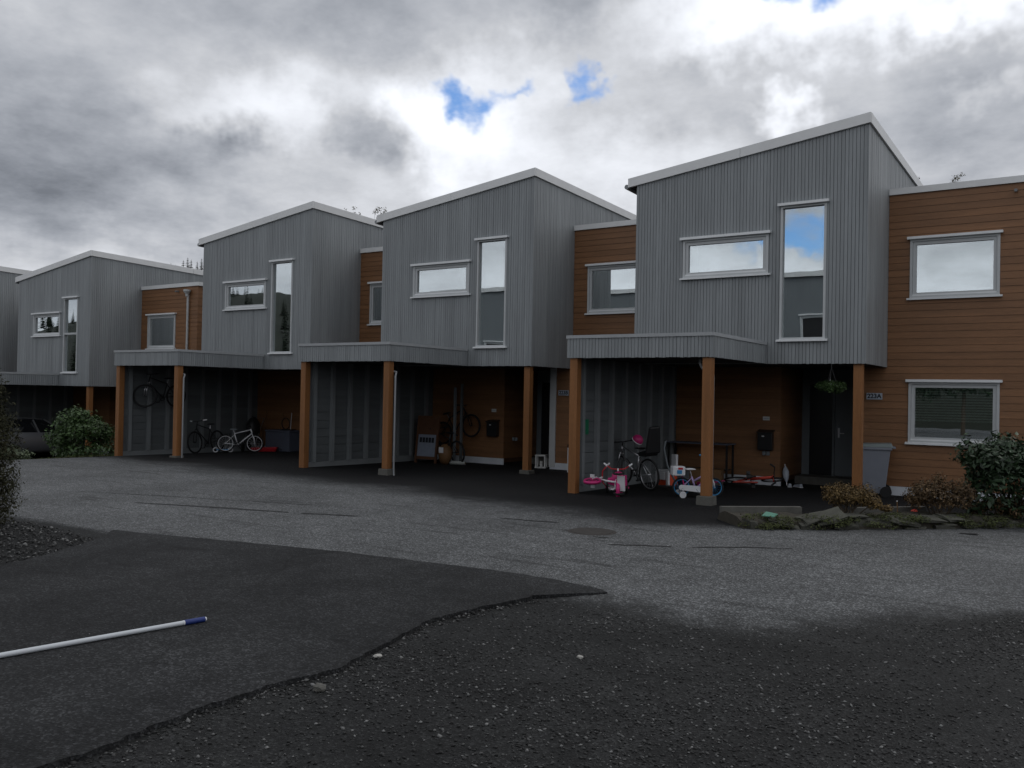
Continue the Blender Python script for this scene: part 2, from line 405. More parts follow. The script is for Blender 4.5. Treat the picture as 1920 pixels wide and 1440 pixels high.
for i in range(n): bm.faces.new((topv[i], botv[i], botv[(i+1) % n], topv[(i+1) % n]))
bmesh.ops.recalc_face_normals(bm, faces=bm.faces)
bmesh.ops.triangulate(bm, faces=[f for f in bm.faces if len(f.verts) > 4])
me = bpy.data.meshes.new('asphalt_patch'); bm.to_mesh(me); bm.free(); me.materials.append(asphalt('patch_asphalt', False))
po = bpy.data.objects.new('asphalt_patch', me); COL.objects.link(po); tag(po, 'newer dark asphalt patch with a broken edge beside the gravel', kind='structure')

# loose gravel stones
def stones_mesh(name, pts, smin, smax, mat, label, zoff=0.):
    octa = np.array([(1, 0, 0), (0, 1, 0), (-1, 0, 0), (0, -1, 0), (0, 0, 1), (0, 0, -1)], float)
    of = np.array([(0, 1, 4), (1, 2, 4), (2, 3, 4), (3, 0, 4), (1, 0, 5), (2, 1, 5), (3, 2, 5), (0, 3, 5)])
    n = len(pts); sz = smin+(smax-smin)*rng.random(n)**3
    v = octa[None]*(1+.35*rng.standard_normal((n, 6, 1)).clip(-1, 1))*sz[:, None, None]*np.array([1, .8, .5])
    a = rng.random(n)*6.28; c, s = np.cos(a)[:, None], np.sin(a)[:, None]
    vx = v[:, :, 0]*c-v[:, :, 1]*s; vy = v[:, :, 0]*s+v[:, :, 1]*c
    tilt = rng.normal(0, .35, (n, 1)); vz = v[:, :, 2]+vx*tilt
    P = np.stack([vx+pts[:, :1], vy+pts[:, 1:2], vz+pts[:, 2:3]+zoff+sz[:, None]*.15], 2).reshape(-1, 3)
    F = (of[None]+6*np.arange(n)[:, None, None]).reshape(-1, 3)
    me = np_mesh(name, P, F); me.materials.append(MATS[mat]); o = bpy.data.objects.new(name, me); COL.objects.link(o)
    return tag(o, label, None, kind='stuff')
def stone_mat():
    m = bpy.data.materials.new('gravel_stone'); m.use_nodes = True; t = NT(m.node_tree); bs = t.n['Principled BSDF']
    rp = t.add('ShaderNodeNewGeometry').outputs['Random Per Island']
    f = t.mapr(t.math('POWER', rp, 5.0), 0, 1, .013, .22)
    t.l.new(t.scalecol((1, 1.0, .98), f), bs.inputs['Base Color']); bs.inputs['Roughness'].default_value = .75
    MATS['gravel_stone'] = m
stone_mat()
def ground_pts(n, x0, x1, y0, y1, dens):
    p = np.stack([rng.uniform(x0, x1, n), rng.uniform(y0, y1, n)], 1)
    p = p[dens(p[:, 0], p[:, 1]) > rng.random(n)]
    return p
def dgrav(x, y):
    e = np.interp(x, [-3.5, -2.3, -1.8, -1.3, -.5, 3], [6.9, 7.0, 7.4, 8.1, 9.2, 12])
    g = np.interp(y, [p[1] for p in GRAV], [p[0] for p in GRAV])
    return sst(-.7, .9, e-y+.5*fbm(x, y, 1.3, 5))*(x > g+.02)*(.35+.65*sst(-.5, .6, fbm(x, y, 1.7, 21)))
p = ground_pts(85000, -4.2, 1.4, 1.8, 9.5, dgrav)
zz_ = gz(p[:, 0], p[:, 1])-.021+.006*fbm(p[:, 0], p[:, 1], .9, 11)
stones_mesh('gravel', np.column_stack([p, zz_]), .003, .016, 'gravel_stone', 'loose dark gravel scattered over the packed dirt')
def dhed(x, y): return ((np.interp(y, [2, 3.4, 4.3, 4.75, 5.45, 6, 6.3], [-8.4, -8.6, -8.7, -8.9, -9.3, -9.7, -10.05])-.03 > x)*(y < 6.0+.1*fbm(x, y, 3, 2))).astype(float)
p = ground_pts(9000, -12.5, -8.3, 2.2, 6.3, dhed)
stones_mesh('gravel', np.column_stack([p, gz(p[:, 0], p[:, 1])-.01]), .008, .03, 'gravel_stone', 'grey gravel bed at the foot of the thuja hedge')
cp = np.array([(x+abs(random.gauss(.03, .05)), y+random.gauss(0, .03)) for (x, y) in crack for _ in range(9) if 1.8 < y])
stones_mesh('gravel', np.column_stack([cp, gz(cp[:, 0], cp[:, 1])-.018]), .004, .020, 'gravel_stone', 'crumbled asphalt bits along the broken edge')
cp = np.array([(random.uniform(-8.6, -4.2), random.uniform(1.6, 7.0)) for _ in range(900)]); cp = cp[cp[:, 1] < 7.0-.12*(cp[:, 0]+4.8)**2*.4]
stones_mesh('grit', np.column_stack([cp, gz(cp[:, 0], cp[:, 1])+.0105]), .0025, .008, 'gravel_stone', 'loose grit lying on the dark asphalt patch')
def rock(name, c, s, mat, label, cat, seed, rz=0, flat=.6):
    r = random.Random(seed); bm = bmesh.new(); bmesh.ops.create_icosphere(bm, subdivisions=2, radius=1)
    for v in bm.verts:
        k = 1+r.uniform(-.22, .22); v.co = Vector((v.co.x*s*k, v.co.y*s*.7*k, v.co.z*s*flat*k))
    me = bpy.data.meshes.new(name); bm.to_mesh(me); bm.free(); me.materials.append(MATS[mat])
    o = bpy.data.objects.new(name, me); COL.objects.link(o); o.location = c; o.rotation_euler = (0, 0, rz)
    return tag(o, label, cat)
rock('pebble', (-3.76, 3.68, G(-3.76, 3.68)+.0), .04, 'concrete', 'grey white lump of stone lying just inside the gravel by the asphalt edge', 'stone', 1, .4)
rock('pebble', (-3.935, 4.37, G(-3.9, 4.36)+.0), .032, 'white_stone', 'flat cream stone lying against the broken asphalt edge', 'stone', 2, 1.2, .35)
rock('pebble', (-2.90, 5.24, G(-2.9, 5.24)-.015), .022, 'white_stone', 'small white stone alone in the middle of the gravel', 'stone', 3, .2)

# ------------------------------------------------------------------ townhouses
WD, D1, DEP, FZ = 4.83, 1.985, 8.2, 2.6
SL = (4.75-4.09)/5.02
def rtop(x, y): return FZ+4.75+x*SL-.027*max(y, 0)          # roof top surface
CX0, CX1, CY, CT = -4.83, -1.895, -2.947, FZ+.42
def split(u0, u1, z0, ztop, ops):
    """rectangle u0..u1, z0..ztop(u) minus openings -> list of (ua,ub,za,zb or None)"""
    cuts = sorted({u0, u1, *[c for o in ops for c in o[:2] if u0 < c < u1]}); out = []
    for a, b in zip(cuts[:-1], cuts[1:]):
        if b-a < .004: continue
        zs = [(z0, None)]
        for o in ops:
            if o[0] < (a+b)/2 < o[1]:
                nz = []
                for (lo, hi) in zs:
                    top = hi if hi is not None else 1e9
                    if o[2] > lo and o[2] < top: nz.append((lo, o[2]))
                    if o[3] < top and o[3] > lo: nz.append((o[3], hi))
                    if o[3] <= lo or o[2] >= top: nz.append((lo, hi))
                zs = nz
        out += [(a, b, lo, hi) for lo, hi in zs]
    return out
def piece(P, a, b, z0, za, zb, d0, d1b, d1t):
    m = MB()
    m.quadbox([P(a, d1b, z0), P(b, d1b, z0), P(b, d0, z0), P(a, d0, z0), P(a, d1t, za), P(b, d1t, zb), P(b, d0, zb), P(a, d0, za)])
    return m
def wall(parent, P, u0, u1, z0, ztf, ops, mat, thick=.15):
    m = MB()
    for (a, b, lo, hi) in split(u0, u1, z0, None, ops):
        za, zb = (ztf(a), ztf(b)) if hi is None else (hi, hi)
        m.quadbox([P(a, 0, lo), P(b, 0, lo), P(b, -thick, lo), P(a, -thick, lo), P(a, 0, za), P(b, 0, zb), P(b, -thick, zb), P(a, -thick, za)])
    return m.build('wall', mat, parent)
def vclad(parent, P, u0, u1, z0, ztf, ops, pitch=.1, mat='grey_paint', name='cladding_board', gap=.008, th=.02):
    n = max(1, round((u1-u0)/pitch)); w = (u1-u0)/n
    for i in range(n):
        a, b = u0+i*w+gap/2, u0+(i+1)*w-gap/2
        jz = random.uniform(-.004, .004)
        for (c, d, lo, hi) in split(a, b, z0+jz, None, ops):
            za, zb = (ztf(c), ztf(d)) if hi is None else (hi, hi)
            t = th+random.uniform(-.003, .003)
            piece(P, c, d, lo, za, zb, 0, t, t).build(name, mat, parent)
def hclad(parent, P, u0, u1, z0, z1, ops, pitch=.142, mat='brown_stain', name='weatherboard'):
    n = max(1, round((z1-z0)/pitch)); h = (z1-z0)/n
    for i in range(n):
        lo, hi = z0+i*h, z0+(i+1)*h-.004
        iv = [(u0, u1)]
        cutz = []
        for o in ops:
            if o[2] < hi-.01 and o[3] > lo+.01: cutz.append(o)
        for o in cutz:
            nv = []
            for a, b in iv:
                if o[1] <= a or o[0] >= b: nv.append((a, b)); continue
                if o[0] > a: nv.append((a, o[0]))
                if o[1] < b: nv.append((o[1], b))
            iv = nv
        for a, b in iv:
            if b-a > .01: piece(P, a, b, lo, hi, hi, -.001, .020+random.uniform(-.002, .002), .012).build(name, mat, parent)
        for o in cutz:     # ripped boards above / below an opening
            if o[3] < hi-.012 and o[3] > lo: piece(P, o[0], o[1], o[3], hi, hi, -.001, .02, .012).build(name, mat, parent)
            if o[2] > lo+.012 and o[2] < hi: piece(P, o[0], o[1], lo, o[2], o[2], -.001, .026, .016).build(name, mat, parent)
def win_op(x0, x1, z0, z1): return (x0+.05, x1-.05, z0+.035, z1-.05)
def window(parent, P, x0, x1, z0, z1, sash=True, transom=None, blind=False, curtain=None, pane='glass'):
    a, b, lo, hi = win_op(x0, x1, z0, z1)
    def bar(m, u0, u1, w0, w1, d0, d1):
        m.quadbox([P(u0, d1, w0), P(u1, d1, w0), P(u1, d0, w0), P(u0, d0, w0), P(u0, d1, w1), P(u1, d1, w1), P(u1, d0, w1), P(u0, d0, w1)])
    def frame(m, a, b, lo, hi, w, d0, d1):
        bar(m, a, a+w, lo, hi, d0, d1); bar(m, b-w, b, lo, hi, d0, d1); bar(m, a+w, b-w, lo, lo+w, d0, d1); bar(m, a+w, b-w, hi-w, hi, d0, d1)
    m = MB(); w = .05 if sash else .045
    frame(m, a, b, lo, hi, w, -.15, .045)
    if transom: bar(m, a+w, b-w, transom-.035, transom+.035, -.1, .04)
    o = m.build('window', 'frame_grey', parent)
    ia, ib, il, ih = a+w, b-w, lo+w, hi-w
    if sash:
        m = MB(); frame(m, ia+.004, ib-.004, il+.004, ih-.004, .062, -.06, .018); m.build('sash', 'frame_grey', o)
        m = MB(); bar(m, ia, ib, il-.004, il+.03, -.05, .03); m.build('bottom_rail', 'window_white', o)
        ia += .06; ib -= .06; il += .06; ih -= .06
    m = MB(); bar(m, ia, ib, il, ih, -.034, -.028); m.build('pane', pane, o)
    m = MB(); bar(m, x0, x1, z1-.042, z1, -.0, .11); m.quadbox([P(x0, .11, z1-.055), P(x1, .11, z1-.055), P(x1, .1, z1-.055), P(x0, .1, z1-.055), P(x0, .112, z1-.04), P(x1, .112, z1-.04), P(x1, .1, z1-.04), P(x0, .1, z1-.04)])
    m.build('head_flashing', 'window_white', o)
    m = MB(); m.quadbox([P(x0, .095, z0), P(x1, .095, z0), P(x1, 0, z0+.01), P(x0, 0, z0+.01), P(x0, .095, z0+.035), P(x1, .095, z0+.035), P(x1, 0, z0+.05), P(x0, 0, z0+.05)])
    m.build('sill', 'window_white', o)
    if blind:
        k = 13
        for i in range(k):
            zc = ih-.03-i*(ih-il)*.68/k
            m = MB(); m.quadbox([P(ia, -.045, zc-.016), P(ib, -.045, zc-.016), P(ib, -.065, zc+.018), P(ia, -.065, zc+.018), P(ia, -.043, zc-.014), P(ib, -.043, zc-.014), P(ib, -.063, zc+.02), P(ia, -.063, zc+.02)])
            m.build('blind_slat', 'blind_white', o)
    if curtain:
        m = MB(); u = curtain[0]; k = 0
        while u < curtain[1]-.01:
            bar(m, u, min(u+.05, curtain[1]), il-.1, ih+.1, -.26-.03*(k % 2), -.25-.03*(k % 2)); u += .05; k += 1
        m.build('curtain', 'curtain', o)
    return o
def townhouse(C, bw, label, end=False, hide_pipe=False, low_win=False, transom=None, interior=True, roofback=True, pitch=.069, pipe=True):
    base = (C[0], C[1], C[2]-FZ)
    t = thing('townhouse', base, label, 'townhouse', group='grey and brown terraced houses')
    PF = lambda u, d, z: (u, -d, z)
    PR = lambda u, d, z: (d, u, z)
    PL = lambda u, d, z: (-WD-d, u, z)
    PB = lambda u, d, z: (u, D1-d, z)
    rb = lambda x: rtop(x, 0)-.17
    hw = (-3.761, -1.824, FZ+1.769, FZ+2.668); vw = (-1.683, -.69, FZ+.42, FZ+3.184); bwn = (.39, 2.12, FZ+1.36, FZ+2.66); lwn = (.395, 2.14, FZ-1.60, FZ-.27)
    ops = [win_op(*hw), win_op(*vw)]
    # upper grey box
    wall(t, PF, -WD, 0, FZ, rb, ops, 'grey_core')
    sz = lambda y: rtop(0, y)-.17
    wall(t, PR, .15, DEP, FZ, sz, [], 'grey_core')
    wall(t, PL, .15, DEP, FZ, lambda y: rtop(-WD, y)-.17, [], 'grey_paint')
    wall(t, lambda u, d, z: (u, DEP+d, z), -WD+.15, -.15, .0, lambda x: rtop(x, DEP)-.17, [], 'grey_paint')
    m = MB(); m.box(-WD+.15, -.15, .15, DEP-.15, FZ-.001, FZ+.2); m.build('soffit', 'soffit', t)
    vclad(t, PF, -WD, 0, FZ-.02, rb, ops, pitch)
    vclad(t, PR, -.024, DEP if roofback else 5.5, FZ-.02, sz, [], pitch*1.05)
    # roof: shed falling to the left, light metal verge
    m = MB(); xl, xr, y0, y1 = -5.02, .05, -.06, DEP+.1
    zt = lambda x, y: rtop(x, y)
    m.quadbox([(xl, y0+.01, zt(xl, 0)-.18), (xr-.01, y0+.01, zt(xr, 0)-.18), (xr-.01, y1, zt(xr, y1)-.18), (xl, y1, zt(xl, y1)-.18),
               (xl, y0+.01, zt(xl, 0)-.012), (xr-.01, y0+.01, zt(xr, 0)-.012), (xr-.01, y1, zt(xr, y1)-.012), (xl, y1, zt(xl, y1)-.012)])
    ro = m.build('roof', 'roof_felt', t)
    def verge(p0, p1, out, inw):
        for k in range(2):
            f0, f1 = k/2, (k+1)/2-.0012
            q0 = [p0[i]+(p1[i]-p0[i])*f0 for i in range(3)]; q1 = [p0[i]+(p1[i]-p0[i])*f1 for i in range(3)]
            m = MB()
            A = lambda q, o, dz: (q[0]+o[0], q[1]+o[1], q[2]+dz)
            m.quadbox([A(q0, out, -.195), A(q1, out, -.195), A(q1, inw, -.195), A(q0, inw, -.195), A(q0, out, 0), A(q1, out, 0), A(q1, inw, .004), A(q0, inw, .004)])
            m.build('verge_flashing', 'roof_metal', ro)
    verge((xl, y0, zt(xl, 0)), (xr+.012, y0, zt(xr+.012, 0)), (0, -.012), (0, .05))
    verge((xr, y0+.051, zt(xr, 0)), (xr, y1, zt(xr, y1)), (.012, 0), (-.05, 0))
    m = MB(); m.tube([(xl-.05, y0+.02, zt(xl, 0)-.17), (xl-.05, y1, zt(xl, y1)-.17)], .055, 8); m.build('gutter', 'zinc', ro)
    # windows
    window(t, PF, *hw); window(t, PF, *vw, sash=False, transom=transom)
    # brown link
    bops = [win_op(*bwn)]+([win_op(*lwn)] if low_win else [])
    wall(t, PB, -.60, 0, .0, lambda x: FZ-.002, [], 'skirt_brown'); wall(t, PB, 0.002, bw, .0, lambda x: FZ+3.57, bops, 'skirt_brown')
    hclad(t, PB, .025, bw, FZ+.0, FZ+3.57, bops); hclad(t, PB, -.44, bw, .12, FZ, bops)
    m = MB(); m.box(.02, bw, D1-.035, D1, -.1, .115); m.box(-.6, .02, D1-.035, D1, -.1, .115); m.build('foundation', 'foundation', t)
    m = MB(); m.box(-.62, -.44, D1-.05, D1-.0005, 0, FZ-.004); m.build('corner_trim', 'trim', t)
    m = MB(); m.box(.03, bw+(.06 if end else 0), D1-.05, DEP, FZ+3.57, FZ+3.665); lr = m.build('link_roof', 'roof_felt', t)
    m = MB(); m.box(.026, bw+(.07 if end else 0), D1-.062, D1-.03, FZ+3.565, FZ+3.695); m.build('verge_flashing', 'roof_metal', lr)
    window(t, PB, *bwn)
    if low_win: window(t, PB, *lwn, blind=True)
    PE = lambda u, d, z: (bw+d, u, z)
    if end:
        wall(t, PE, D1+.15, DEP, 0, lambda y: FZ+3.57, [], 'skirt_brown'); hclad(t, PE, D1-.02, DEP, .12, FZ+3.57, [])
        m = MB(); m.box(bw+.026, bw+.07, D1-.03, DEP, FZ+3.565, FZ+3.695); m.build('verge_flashing', 'roof_metal', lr)
    # link interior floor and back
    m = MB(); m.box(.0, bw, D1+.16, DEP-.01, FZ-.1, FZ+.1); m.box(.0, bw, DEP-.12, DEP, 0, FZ+3.56); m.box(.0, bw, D1+3.2, D1+3.3, 0, FZ+3.5); m.build('inner_wall', 'dark_room', t)
    m = MB(); m.box(-WD+.16, -.16, 3.2, 3.3, FZ+.2, FZ+4.0); m.build('inner_wall', 'dark_room', t)
    # carport roof
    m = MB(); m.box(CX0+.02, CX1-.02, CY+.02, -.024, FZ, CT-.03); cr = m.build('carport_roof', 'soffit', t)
    vclad(cr, lambda u, d, z: (u, CY+.02-d, z), CX0, CX1, FZ-.015, lambda u: CT-.04, [], pitch)
    vclad(cr, lambda u, d, z: (CX1-.02+d, u, z), CY, -.03, FZ-.015, lambda u: CT-.04, [], pitch)
    for k, bx in enumerate(((CX0-.01, CX1+.018, CY-.022, CY+.06), (CX1-.06, CX1+.018, CY+.06, -.03), (CX0-.01, CX0+.06, CY+.06, -.03))):
        m = MB(); m.box(*bx, CT-.062, CT); m.build('cap_flashing', 'cap_metal', cr)
    # posts
    for (x, y, zb) in ((-4.70, CY+.12, -.05), (-2.02, CY+.12, .15), (-.14, .13, .06)):
        m = MB(); m.box(x-.082, x+.082, y-.082, y+.082, zb, FZ-.001); p = m.build('post', 'post_stain', t, bevel=.006)
        if x > -3:
            m = MB(); w = .15
            m.quadbox([(x-w, y-w, -.18), (x+w, y-w, -.18), (x+w, y+w, -.18), (x-w, y+w, -.18), (x-w*.9, y-w*.9, zb-.001), (x+w*.9, y-w*.9, zb-.001), (x+w*.9, y+w*.9, zb-.001), (x-w*.9, y+w*.9, zb-.001)])
            m.build('plinth', 'concrete', p, bevel=.012)
    # carport side wall: planks on studs
    xw = -4.76
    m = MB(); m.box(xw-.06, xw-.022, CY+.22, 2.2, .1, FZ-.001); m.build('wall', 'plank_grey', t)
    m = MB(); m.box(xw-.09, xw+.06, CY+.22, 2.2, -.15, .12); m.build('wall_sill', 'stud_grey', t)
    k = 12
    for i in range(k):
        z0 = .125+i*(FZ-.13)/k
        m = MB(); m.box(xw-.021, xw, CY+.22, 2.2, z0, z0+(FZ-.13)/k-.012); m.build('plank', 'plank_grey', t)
    for i in range(8):
        y = -2.5+i*.62
        m = MB(); m.box(xw+.001, xw+.085, y-.05, y+.05, .121, FZ-.002); m.build('stud', 'stud_grey', t)
    if interior:
        # storage room front, its return and the entrance
        P2 = lambda u, d, z: (u, 2.2-d, z)
        wall(t, P2, -4.8, -2.25, 0, lambda x: FZ-.002, [], 'skirt_brown'); hclad(t, P2, -4.75, -2.25, .12, FZ, [])
        P3 = lambda u, d, z: (-2.25+d, u, z)
        wall(t, P3, 2.36, 3.9, 0, lambda x: FZ-.002, [], 'skirt_brown'); hclad(t, P3, 2.18, 3.88, .12, FZ, [])
        m = MB(); m.box(-4.75, -2.22, 2.165, 2.2, -.1, .115); m.build('foundation', 'foundation', t)
        m = MB(); m.box(-2.25, -.45, 3.9, 4.05, 0, FZ-.002); m.build('wall', 'pale_panel', t)
        m = MB(); m.box(-.60, -.45, D1+.15, 3.9, 0, FZ-.002); m.build('wall', 'pale_panel', t)
        m = MB(); m.box(-2.2, -.6, 3.2, 3.9, -.1, .09); m.build('step', 'concrete', t)
        m = MB(); m.box(-2.05, -1.52, 3.86, 3.9, .1, 2.25); sp = m.build('side_light', 'black_gloss', t)
        m = MB(); m.box(-2.1, -2.05, 3.84, 3.9, .09, 2.3); m.box(-1.52, -1.47, 3.84, 3.9, .09, 2.3); m.box(-2.05, -1.52, 3.84, 3.9, 2.25, 2.3); m.build('frame', 'pale_panel', sp)
        m = MB(); m.box(-1.46, -.62, 3.85, 3.9, .1, 2.22); d = m.build('door', 'pale_panel', t)
        m = MB(); m.box(-1.39, -1.35, 3.83, 3.85, 1.0, 1.22); m.tube([(-1.37, 3.79, 1.1), (-1.24, 3.79, 1.1)], .012); m.tube([(-1.37, 3.85, 1.1), (-1.37, 3.79, 1.1)], .01); m.build('handle', 'steel', d)
    # rain pipe at the carport post
    if pipe:
        m = MB(); ox, oy = (-.13, .13) if hide_pipe else (.02, .0)
        m.tube([(-2.25, CY+.30, FZ-.02), (-2.25, CY+.30, FZ-.12), (-2.2, CY+.27, FZ-.2), (-1.88+ox, CY+.2+oy, FZ-.26), (-1.86+ox, CY+.15+oy, FZ-.36), (-1.86+ox, CY+.15+oy, .1), (-1.84+ox, CY+.14+oy, .0), (-1.72+ox, CY+.10+oy, -.08)], .024, 8)
        m.build('rain_pipe', 'zinc', t, smooth=True)
    return t
HS = [(-3.712, 17.649, 2.459), (-11.406, 17.912, 2.439), (-18.688, 17.645, 2.349), (-29.526, 17.505, 1.75), (-36.9, 17.5, 1.75)]
H1 = townhouse(HS[0], 3.28, 'grey boarded house with the brown end wall and two square windows, plate 223A', end=True, low_win=True, hide_pipe=True)
H2 = townhouse(HS[1], 2.862, 'grey boarded house with brown link, plate 223B, attached beside the 223A house')
H3 = townhouse(HS[2], 2.446, 'grey boarded house whose carport side wall has a bicycle hung on it')
H4 = townhouse(HS[3], 3.28, 'lower grey boarded house with a car in its carport', end=True, transom=FZ+1.85, pipe=False)
H5 = townhouse(HS[4], 2.54, 'grey boarded house beyond the one with the parked car', interior=False, roofback=False, pipe=False)

def hp(i, x, y, z=0.): C = HS[i]; return (C[0]+x, C[1]+y, C[2]-FZ+z)
def hg(i, x, y, dz=0.): C = HS[i]; return (C[0]+x, C[1]+y, G(C[0]+x, C[1]+y)+dz)

# small detail on the walls: rain hopper and pipe on the far brown wall, overflow spouts
m = MB(); m.tube([(2.82, D1-.08, FZ+3.28), (2.82, D1-.08, FZ+.45)], .04, 8); m.lathe([(.05, 3.2+FZ), (.06, 3.28+FZ), (.13, 3.38+FZ), (.13, 3.44+FZ)], (2.82, D1-.12, 0), 8); m.build('rain_pipe', 'trim', H4)
for Hh, x in ((H4, 2.2), (H1, 2.33)):
    m = MB(); m.tube([(x, D1, FZ+3.42), (x, D1-.16, FZ+3.40)], .03, 8); m.build('overflow_spout', 'zinc', Hh)

# number plates
def text_mesh(s, size, mat, parent, loc, rot):
    cu = bpy.data.curves.new('number', 'FONT'); cu.body = s; cu.size = size; cu.align_x = 'CENTER'; cu.align_y = 'CENTER'; cu.extrude = .001; cu.offset = .004
    o = bpy.data.objects.new('tmp', cu); COL.objects.link(o)
    dg = bpy.context.evaluated_depsgraph_get(); me = bpy.data.meshes.new_from_object(o.evaluated_get(dg)); bpy.data.objects.remove(o)
    me.materials.clear(); me.materials.append(MATS[mat]); q = bpy.data.objects.new('number', me); COL.objects.link(q); q.parent = parent; q.location = loc; q.rotation_euler = rot
    return q
def plate(i, x0, x1, z0, z1, y, s):
    t = thing('house_number_sign', hp(i, (x0+x1)/2, y, z0), 'pale plate reading %s on the brown wall' % s, 'house number sign', group='house number plates')
    w, h = (x1-x0)/2, z1-z0
    MB().box(-w, w, -.012, .012, 0, h).build('plate', 'sign_plate', t)
    text_mesh(s, h*.95, 'sign_ink', t, (0, -.0145, h/2), (R(90), 0, 0))
plate(0, -.37, -.06, 1.905, 2.04, 1.945, '223A')
plate(1, -.36, -.06, 1.885, 2.02, 1.945, '223B')

# mailboxes with name labels above
for i, lab in ((0, 'black mailbox on the carport wall of the 223A house'), (1, 'black mailbox on the carport wall of the 223B house')):
    t = thing('mailbox', hp(i, -2.55, 2.18, .72), lab, 'mailbox', group='black mailboxes in the carports')
    MB().box(-.165, .165, -.15, 0, 0, .40).build('body', 'black_gloss', t, bevel=.01)
    m = MB(); m.quadbox([(-.18, -.18, .385), (.18, -.18, .385), (.18, 0, .42), (-.18, 0, .42), (-.18, -.18, .40), (.18, -.18, .40), (.18, 0, .46), (-.18, 0, .46)]); m.build('lid', 'black_gloss', t)
    MB().box(-.07, -.01, -.153, -.148, .3, .325).build('name_label', 'white_plastic', t)
    t = thing('wall_label', hp(i, -2.56, 2.175, 1.39), 'small pale plaque above the mailbox of the %s house' % ('223A' if i == 0 else '223B'), 'plaque', group='plaques above the mailboxes')
    MB().box(-.075, .075, -.02, .0, 0, .085).build('plaque', 'lantern_white', t); MB().box(-.06, .06, -.023, -.019, .03, .05).build('print', 'sign_plate', t)
    t = thing('wall_socket', hp(i, -2.55 if i == 0 else -2.12, 2.175 if i == 0 else 2.6, .60), 'twin outdoor socket below the mailbox of the 223A house' if i == 0 else 'twin outdoor socket round the corner from the 223B mailbox', 'socket')
    for s in (-.045, .045):
        MB().box(s-.035, s+.035, -.045, 0, 0, .09).build('socket', 'pale_panel', t, bevel=.006)
MB().box(-.005, .005, -.125, .125, 0, .30).build('green_sheet', 'green_sheet')
o = bpy.data.objects['green_sheet']; o.location = hp(0, -4.752, -2.30, 1.10); tag(o, 'green plastic sheet pinned on the grey carport wall', 'sheet')

# ------------------------------------------------------------------ wheelie bin
t = thing('wheelie_bin', hg(0, -.13, 1.5), 'grey wheelie bin against the brown wall behind the right post', 'bin', R(-78))
m = MB(); m.quadbox([(-.22, -.26, .06), (.22, -.26, .06), (.22, .22, .06), (-.22, .22, .06), (-.28, -.34, .98), (.28, -.34, .98), (.28, .32, .98), (-.28, .32, .98)]); m.build('body', 'bin_grey', t, bevel=.02)
m = MB(); m.box(-.305, .305, -.365, .345, .95, 1.0); m.build('rim', 'bin_grey', t, bevel=.01)
m = MB(); m.quadbox([(-.31, -.38, 1.0), (.31, -.38, 1.0), (.31, .36, 1.0), (-.31, .36, 1.0), (-.27, -.33, 1.06), (.27, -.33, 1.06), (.27, .34, 1.085), (-.27, .34, 1.085)]); m.build('lid', 'bin_lid', t, bevel=.015)
m = MB(); m.tube([(-.25, .40, 1.0), (.25, .40, 1.0)], .018); m.tube([(-.25, .34, 1.0), (-.25, .40, 1.0)], .018); m.tube([(.25, .34, 1.0), (.25, .40, 1.0)], .018); m.build('handle', 'bin_grey', t)
for s in (-1, 1):
    m = MB(); m.tube([(s*.25, .24, .11), (s*.31, .24, .11)], .11, 18); m.build('wheel', 'rubber', t)
MB().tube([(-.3, .24, .11), (.3, .24, .11)], .012).build('axle', 'steel', t)

# ------------------------------------------------------------------ leaves
def leaves(name, n, lumps, size, mat, parent, up=.3, aspect=2.2, drop=0., fold=True):
    """lumps: (cx,cy,cz,rx,ry,rz,weight)"""
    w = np.array([l[6] for l in lumps], float); w /= w.sum(); L = np.array([l[:6] for l in lumps])
    k = rng.choice(len(lumps), n, p=w)
    d = rng.standard_normal((n, 3)); d /= np.linalg.norm(d, axis=1)[:, None]
    r = (.45+.6*rng.random(n)**.6)*(1+.12*rng.standard_normal(n))
    c = L[k, :3]+d*L[k, 3:]*r[:, None]
    c[:, 2] = np.maximum(c[:, 2], .01)
    nrm = d*.8+rng.standard_normal((n, 3))*.55+np.array([0, 0, up]); nrm /= np.linalg.norm(nrm, axis=1)[:, None]
    a = rng.standard_normal((n, 3)); a[:, 2] -= drop; a -= nrm*(a*nrm).sum(1)[:, None]; a /= np.linalg.norm(a, axis=1)[:, None]
    b = np.cross(nrm, a); s = size*(.4+1.2*rng.random(n)**1.5)[:, None]
    v = np.stack([c-a*s, c+b*s/aspect-nrm*s*.12, c+a*s, c-b*s/aspect-nrm*s*.12], 1).reshape(-1, 3)
    i = 4*np.arange(n)[:, None]
    f = np.concatenate([i+np.array([[0, 1, 2]]), i+np.array([[0, 2, 3]])], 0) if fold else i+np.array([[0, 1, 2, 3]])
    me = np_mesh(name, v, f); me.materials.append(MATS[mat]); o = bpy.data.objects.new(name, me); COL.objects.link(o)
    if parent: o.parent = parent
    return o
def lumpy(c, rad, k, r, seed, flat=.8):
    q = random.Random(seed); out = []
    for _ in range(k):
        t = q.uniform(0, 6.28); ph = math.acos(q.uniform(-.35, 1)); rr = q.uniform(.35, .85); s = r*q.uniform(.6, 1.25)
        out.append((c[0]+rad[0]*rr*math.sin(ph)*math.cos(t), c[1]+rad[1]*rr*math.sin(ph)*math.sin(t), c[2]+rad[2]*rr*math.cos(ph), s, s, s*flat, s*s))
    return out
def stems(name, parent, tips, r, mat='bark', base=(0, 0, 0), spread=.08):
    m = MB()
    for (x, y, z) in tips:
        b = (base[0]+random.uniform(-spread, spread), base[1]+random.uniform(-spread, spread), base[2]-.03)
        mid = ((b[0]+x)/2+random.uniform(-.05, .05), (b[1]+y)/2+random.uniform(-.05, .05), (b[2]+z)*.55)
        m.tube([b, mid, (x, y, z)], r, 5, r*.35)
    return m.build(name, mat, parent)

